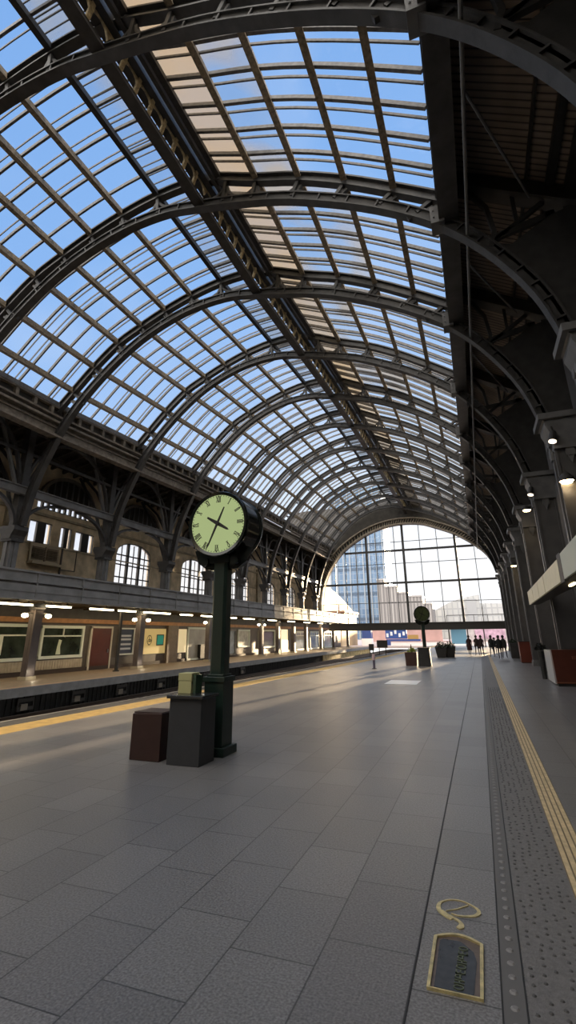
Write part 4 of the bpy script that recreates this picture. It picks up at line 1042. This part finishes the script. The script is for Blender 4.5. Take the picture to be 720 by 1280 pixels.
# wall built as a ring of quads between arch and a bigger outline
N=len(glc)
def outp(i):
    x,z=glc[i]; cx,cz=-8.85,7.0; d=Vector((x-cx,z-cz)); 
    s_=1e9
    if d.x>0: s_=min(s_,(5.2-cx)/d.x)
    if d.x<0: s_=min(s_,(-26-cx)/d.x)
    if d.y>0: s_=min(s_,(20.5-cz)/d.y)
    return (cx+d.x*s_,max(cz+d.y*s_,5.2))
for i in range(N-1):
    a,b=glc[i],glc[i+1]; c_,d_=outp(i+1),outp(i)
    m.prism([a,b,c_,d_],'y',YEND,YEND+.5)
m.box(3.3,5.2,YEND,YEND+.5,-.1,5.3)
EW=mat('end_wall',(.05,.045,.038),.8,0,.3,1.5)
struct(m.build('wall_end',EW),'dark gable wall around the end window')
m=MB(); m.box(-24,-21.0,YEND-.6,YEND,5.15,9.2); m.box(-21.6,-21.0,YEND-.9,YEND-.6,5.15,8.9)
tag(m.build('stone_pier',mat('stone_pier_m',(.42,.37,.29),.8,0,.2,2)),'pale stone pier at the left foot of the end arch','pier')
# lattice ring
t=empty('end_arch_ring',(-8.9,YEND-.5,7)); inv=Matrix.Translation(t.location).inverted(); tag(t,'pale studded arch ring around the end window','arch ring')
gn=normals2(glc)
RG=mat('ring_tan',(.33,.28,.21),.6,0,.3,4)
m=MB(); m.strip(glc,gn,0,.16,YEND-.7,YEND); m.strip(glc,gn,.75,.9,YEND-.8,YEND); P_(m.build('ring_flange',RG),t,inv)
m=MB(); m.strip(glc,gn,.16,.75,YEND-.35,YEND); P_(m.build('ring_web',IRON),t,inv)
m=MB()
for i in range(1,N-1):
    for q in (0,.5):
        x=lerp(glc[i][0],glc[i+1][0],q); z=lerp(glc[i][1],glc[i+1][1],q); a,b=gn[i]
        m.bar((x+a*.15,YEND-.5,z+b*.15),(x+a*.76+.25*b,YEND-.5,z+b*.76-.25*a),.12,.2,up=(0,1,0))
P_(m.build('stud',RG),t,inv)
# glass + mullions
t=empty('window_20',(-8.9,YEND+.2,3.5)); struct(t,'huge arched end window'); inv=Matrix.Translation(t.location).inverted()
gp=[(x,z) for x,z in glc]; gp=[(-21,3.5)]+gp+[(3.3,3.5)]
m=MB(); m.add([(x,YEND+.25,z) for x,z in gp],[tuple(range(len(gp)))]); P_(m.build('pane',WING),t,inv)
def gtop(x):
    for (a,za),(b,zb) in zip(glc,glc[1:]):
        if a<=x<=b and b>a: return lerp(za,zb,(x-a)/(b-a))
    return 5
MU=mat('mullion_dark',(.06,.06,.06),.5)
m=MB()
for x in (-14.2,-8.85,-1.75): m.box(x-.15,x+.15,YEND+.05,YEND+.4,3.5,gtop(x))
for x in (-19.0,-17.4,-15.8,-12.8,-11.4,-10.1,-6.5,-4.15,.65): m.box(x-.04,x+.04,YEND+.12,YEND+.3,3.5,gtop(x))
def xr(z):
    xs=[x for x,zz in glc if zz>=z]; return min(xs),max(xs)
for z in (8.9,13.45): a,b=xr(z); m.box(a,b,YEND+.03,YEND+.4,z-.13,z+.13)
for z in (6.2,11.6,14.7): a,b=xr(z); m.box(a,b,YEND+.15,YEND+.28,z-.035,z+.035)
P_(m.build('mullion',MU),t,inv)
# bridge beam
t=empty('end_footbridge',(-8,YEND,2.5)); tag(t,'dark horizontal bridge beam across the foot of the end window','bridge'); inv=Matrix.Translation(t.location).inverted()
P_(MB().box(-20.2,3.3,YEND-.2,YEND+1.2,2.55,3.5).box(-20.2,3.3,YEND-.26,YEND-.2,3.35,3.52).build('beam',mat('beam_dark',(.05,.047,.043),.6)),t,inv)
m=MB(); m.box(-3.9,3.2,YEND-.18,YEND-.12,4.3,4.38)
for x in (-3.9,-2.2,-.5,1.2,2.9): m.box(x-.03,x+.03,YEND-.18,YEND-.12,3.5,4.38)
P_(m.build('handrail',MU),t,inv)

# rear closure so the hall is not open behind the viewpoint
m=MB(); m.box(-25,5,-12.4,-12,-1.4,20); struct(m.build('wall_rear',mat('rear_wall',(.2,.19,.17),.8)))
m=MB()
for (a,za),(b,zb) in zip(UPP,UPP[1:]): m.add([(a,-12,za+.3),(b,-12,zb+.3),(b,1.2,zb+.3),(a,1.2,za+.3)],[(0,1,2,3)])
struct(m.build('ceiling_rear',SKYG))

# ------------------------------------------------------------------ outside
PAVE=mat('outdoor_paving',(.55,.47,.46),.7,0,.1,.2)
m=MB(); m.box(-160,120,95,420,-.4,-.02); m.box(-160,-24.3,-60,95,-.4,-.3); struct(m.build('ground_outside',PAVE),'bright paving beyond the hall')
def tower_mat(name,c1,c2,sx,sz,mort=.1,mc=(.1,.12,.15),rough=.3):
    m=bpy.data.materials.new(name); m.use_nodes=True; nt=m.node_tree; b=nt.nodes['Principled BSDF']
    tc=nt.nodes.new('ShaderNodeTexCoord'); sp=nt.nodes.new('ShaderNodeSeparateXYZ'); cb=nt.nodes.new('ShaderNodeCombineXYZ')
    ad=nt.nodes.new('ShaderNodeMath'); ad.operation='ADD'
    nt.links.new(tc.outputs['Object'],sp.inputs[0]); nt.links.new(sp.outputs['X'],ad.inputs[0]); nt.links.new(sp.outputs['Y'],ad.inputs[1])
    nt.links.new(ad.outputs[0],cb.inputs['X']); nt.links.new(sp.outputs['Z'],cb.inputs['Y'])
    br=nt.nodes.new('ShaderNodeTexBrick'); br.offset=0; br.inputs['Scale'].default_value=1; br.inputs['Brick Width'].default_value=sx; br.inputs['Row Height'].default_value=sz
    br.inputs['Mortar Size'].default_value=mort; br.inputs['Color1'].default_value=(*c1,1); br.inputs['Color2'].default_value=(*c2,1); br.inputs['Mortar'].default_value=(*mc,1)
    nt.links.new(cb.outputs[0],br.inputs['Vector']); nt.links.new(br.outputs['Color'],b.inputs['Base Color']); b.inputs['Roughness'].default_value=rough
    return m
BT=tower_mat('blue_tower_glass',(.07,.14,.25),(.13,.22,.34),1.6,2.6,.12,(.2,.26,.34))
t=empty('office_tower',(-46,225,0)); tag(t,'tall blue glass tower behind the left of the end window','building')
MB().box(-16,9.5,-4,14,0,70).build('tower_block',BT,t)
m=MB()
for q in range(9): x=-16+q*3.1; m.box(x-.25,x+.25,-4.5,-4,0,70)
m.build('facade_fin',mat('fin_pale',(.26,.3,.34)),t)
m=MB(); 
for q in range(6): m.box(-16,9.5,-4.25,-4,8+q*11,9.2+q*11)
m.build('floor_band',mat('band_dark',(.06,.1,.16)),t)
ST=tower_mat('grey_striped_facade',(.24,.23,.225),(.32,.31,.3),1.3,14,.35,(.15,.145,.145),.7)
t=empty('stepped_building',(-28,200,0)); tag(t,'grey stepped block with vertical stripes right of the blue tower','building')
m=MB()
for x0,x1,h in ((-9,-6,23),(-6,-1,20),(-1,3,17.5),(3,8.5,16),(8.5,12,13)): m.box(x0,x1,0,12,0,h)
m.build('block',ST,t)
m=MB()
for x0,x1,h in ((-9,-6,23),(-6,-1,20),(-1,3,17.5),(3,8.5,16),(8.5,12,13)): m.box(x0-.1,x1+.1,-.3,12,h,h+.5)
m.build('parapet',mat('pale_parapet',(.33,.32,.31)),t)
PB2=tower_mat('pale_block_facade',(.36,.375,.38),(.42,.435,.44),2.2,3.0,.3,(.3,.315,.325),.6)
t=empty('pale_building',(-3,222,0)); tag(t,'pale grey office building with low sloping roof behind the right of the end window','building')
m=MB(); m.prism([(-14,0),(-14,11.5),(-8,14.5),(-2,16.5),(4.5,17.5),(4.5,14),(15,13.6),(15,0)],'y',0,14); m.build('block',PB2,t)
m=MB(); m.box(-1,3,-.6,0,0,15.8); m.box(5.5,6,-.6,0,0,13.5); m.build('facade_pier',mat('pale_pier',(.3,.315,.33)),t)
t=empty('sun_blocker_block',(31,300,0)); tag(t,'unseen tall grey block added to keep sun off the near canopy','building')
MB().box(-9,6,0,10,0,62).build('block',ST,t); MB().box(-9.3,6.3,-.3,10,62,63).build('parapet',mat('pale_parapet',(.33,.32,.31)),t)  # added out of view to shade the near stretch of the canopy
CW=mat('curved_cream',(.42,.31,.19),.7,0,.1,.5)
t=empty('cream_gable',(-24,72,0)); tag(t,'cream curved gable wall beyond the left of the end arch','building')
prof=[(70.6,3.9),(70.6,10.6)]+[(lerp(78,103,q/10), 10.3-4.3*((q/10)**1.7)) for q in range(11)]+[(104,5.2),(104,0),(91.2,0),(91.2,3.9)]
m=MB(); m.prism([(a-72,b) for a,b in prof],'x',-.4,0); m.build('wall',CW,t)
MB().box(0,.1,18,20,5.6,7.3).build('window',mat('brown_win',(.2,.11,.06)),t)
t=empty('roof_cabin',(-21.9,84,5.05)); tag(t,'low pinkish cabin on top of the far end of the left canopy','cabin')
MB().box(-1.9,1.4,-4,6,0,.45).build('base',mat('cabin_brown',(.3,.14,.09)),t); MB().box(-2.0,1.6,-4.2,6.3,.45,.75).build('roof',mat('cabin_pink',(.75,.5,.4)),t)
# hoardings, stall etc at ground outside
HP=mat('hoarding_pink',(.4,.25,.23),.7,0,.15,.5); HW=mat('hoarding_pale',(.38,.35,.36),.7,0,.3,1.2)
t=empty('hoarding',(-14,112,0)); tag(t,'pink hoarding beyond the end opening on the left','hoarding'); MB().box(-9,6.5,0,.3,-.02,3.3).build('panel',HP,t); MB().box(-9,6.5,-.1,0,0,.5).build('kick_board',HW,t)
t=empty('hoarding',(0,116,0)); tag(t,'pale pink patterned hoarding beyond the walking people','hoarding'); MB().box(-6,9,0,.3,-.02,3.3).build('panel',HW,t); MB().box(-1,5,-.2,0,1.0,3.0).build('poster',mat('poster_pink',(.36,.24,.32),.7,0,.35,1.2),t)
BLU=mat('stall_blue',(.03,.07,.25),.5); 
t=empty('blue_stall',(-14.5,101,0)); tag(t,'blue market stall with white panels beyond the end opening','stall')
MB().box(-3.0,3.5,0,1.5,-.02,1.1).build('counter',BLU,t); MB().box(-3.2,.9,.4,1.6,1.2,3.6).build('back_panel',mat('stall_blue2',(.03,.08,.28)),t)
m=MB()
for q in range(5): m.box(-3+q*.8,-2.6+q*.8,.3,.4,1.5+.3*(q%3),2.2+.3*(q%3))
m.build('white_sign',mat('sign_white',(.85,.85,.85)),t)
m=MB(); m.box(1.2,3.2,.1,.6,1.1,1.9); m.build('yellow_goods',mat('goods_yellow',(.35,.22,.07)),t); MB().box(-3.2,3.7,-.2,1.8,3.6,3.8).build('roof',mat('sign_white',(.85,.85,.85)),t)
t=empty('blue_booth',(-21.0,99,0)); tag(t,'narrow blue and white booth just past the far platform end','booth')
MB().box(-.9,.9,0,1.5,1.3,3.4).build('body',BLU,t); MB().box(-1.0,1.0,-.1,1.5,0,1.3).build('plinth',mat('sign_white',(.85,.85,.85)),t)
t=empty('bus_shelter',(-.6,84,0)); tag(t,'flat roofed shelter with blue glass panel behind the planters','shelter')
MB().box(-4.2,5.6,-.6,2.2,3.0,3.25).build('roof',IRONR,t)
for x in (-4,-1.2,1.2,5.4): MB().box(x-.09,x+.09,0,.18,0,3.0).build('post',IRONR,t)
MB().box(-3.7,-1.4,.05,.1,.5,2.9).build('glass_panel',mat('shelter_blue',(.2,.42,.6),.2),t)
t=empty('barrier_wall',(-8,97,0)); tag(t,'low white barrier along the far end of the concourse','barrier'); MB().box(-8,11,0,.4,-.02,.7).build('panel',mat('sign_white2',(.85,.78,.78)),t); MB().box(-8,11,-.1,.5,.7,.78).build('coping',HP,t)

# ------------------------------------------------------------------ sky and sun
BACK=(3.5,3.25,2.95)   # unseen brighter, warmer sky added behind the viewpoint to fill the hall
w=bpy.data.worlds.new('sky'); sc.world=w; w.use_nodes=True; nt=w.node_tree; nt.nodes.clear()
out=nt.nodes.new('ShaderNodeOutputWorld'); bg=nt.nodes.new('ShaderNodeBackground'); tc=nt.nodes.new('ShaderNodeTexCoord'); sp=nt.nodes.new('ShaderNodeSeparateXYZ')
nt.links.new(tc.outputs['Generated'],sp.inputs[0])
my=nt.nodes.new('ShaderNodeMath'); my.operation='MULTIPLY'; my.inputs[1].default_value=-.28; nt.links.new(sp.outputs['Y'],my.inputs[0])
mx=nt.nodes.new('ShaderNodeMath'); mx.operation='MULTIPLY_ADD'; mx.inputs[1].default_value=-.12; nt.links.new(sp.outputs['X'],mx.inputs[0]); nt.links.new(my.outputs[0],mx.inputs[2])
ad=nt.nodes.new('ShaderNodeMath'); ad.operation='ADD'; nt.links.new(sp.outputs['Z'],ad.inputs[0]); nt.links.new(mx.outputs[0],ad.inputs[1])
mr=nt.nodes.new('ShaderNodeMapRange'); mr.inputs[1].default_value=-.35; mr.inputs[2].default_value=.9; nt.links.new(ad.outputs[0],mr.inputs[0])
r=nt.nodes.new('ShaderNodeValToRGB'); cr=r.color_ramp; cr.elements[0].position=0; cr.elements[0].color=(1.25,1.22,1.18,1); cr.elements[1].position=1; cr.elements[1].color=(.23,.45,.87,1)
for p,c in ((.22,(1.1,1.12,1.15)),(.36,(.72,.85,1.05)),(.5,(.44,.64,.98)),(.68,(.30,.53,.94))):
    e=cr.elements.new(p); e.color=(*c,1)
nt.links.new(mr.outputs[0],r.inputs['Fac'])
nz=nt.nodes.new('ShaderNodeTexNoise'); nz.inputs['Scale'].default_value=2.2; nz.inputs['Detail'].default_value=4; nt.links.new(tc.outputs['Generated'],nz.inputs['Vector'])
rz=nt.nodes.new('ShaderNodeValToRGB'); rz.color_ramp.elements[0].position=.55; rz.color_ramp.elements[0].color=(0,0,0,1); rz.color_ramp.elements[1].position=.8; rz.color_ramp.elements[1].color=(.35,.35,.35,1); nt.links.new(nz.outputs['Fac'],rz.inputs['Fac'])
mc=nt.nodes.new('ShaderNodeMixRGB'); mc.inputs[2].default_value=(.95,.97,1,1); nt.links.new(rz.outputs['Color'],mc.inputs[0]); nt.links.new(r.outputs['Color'],mc.inputs[1])
mb_=nt.nodes.new('ShaderNodeMapRange'); mb_.interpolation_type='SMOOTHSTEP'; mb_.inputs[1].default_value=.24; mb_.inputs[2].default_value=-.25; nt.links.new(sp.outputs['Y'],mb_.inputs[0])
mk=nt.nodes.new('ShaderNodeMixRGB'); mk.inputs[2].default_value=(*BACK,1); nt.links.new(mb_.outputs[0],mk.inputs[0]); nt.links.new(mc.outputs[0],mk.inputs[1])
nt.links.new(mk.outputs[0],bg.inputs['Color']); bg.inputs['Strength'].default_value=1.0; nt.links.new(bg.outputs[0],out.inputs[0])
sl=bpy.data.lights.new('sun','SUN'); sl.energy=22; sl.color=(1,.74,.44); sl.angle=math.radians(.8)
so=bpy.data.objects.new('sun',sl); col.objects.link(so)
so.rotation_euler=Vector((.17,1,.118)).normalized().to_track_quat('Z','Y').to_euler()

# ------------------------------------------------------------------ camera (calibrated from the photograph's vanishing points)
F=600.; CX,CY=363.,589.; H=2.0
def cv(u,v): return Vector((u-CX,-(v-CY),-F))
dY=cv(600,792).normalized(); dZ=cv(345,-1170); dZ=(dZ-dZ.dot(dY)*dY).normalized(); dX=dY.cross(dZ)
Rm=Matrix((dX,dY,dZ)); M=Rm.to_4x4(); M.translation=(0,0,H)
cd=bpy.data.cameras.new('camera'); co=bpy.data.objects.new('camera',cd); col.objects.link(co); co.matrix_world=M
cd.sensor_fit='VERTICAL'; cd.sensor_height=24; cd.lens=24*F/1280; cd.shift_x=(360-CX)/1280; cd.shift_y=(CY-640)/1280
cd.clip_start=.05; cd.clip_end=1500
sc.camera=co
sc.view_settings.view_transform='Standard'; sc.view_settings.look='None'; sc.view_settings.exposure=0
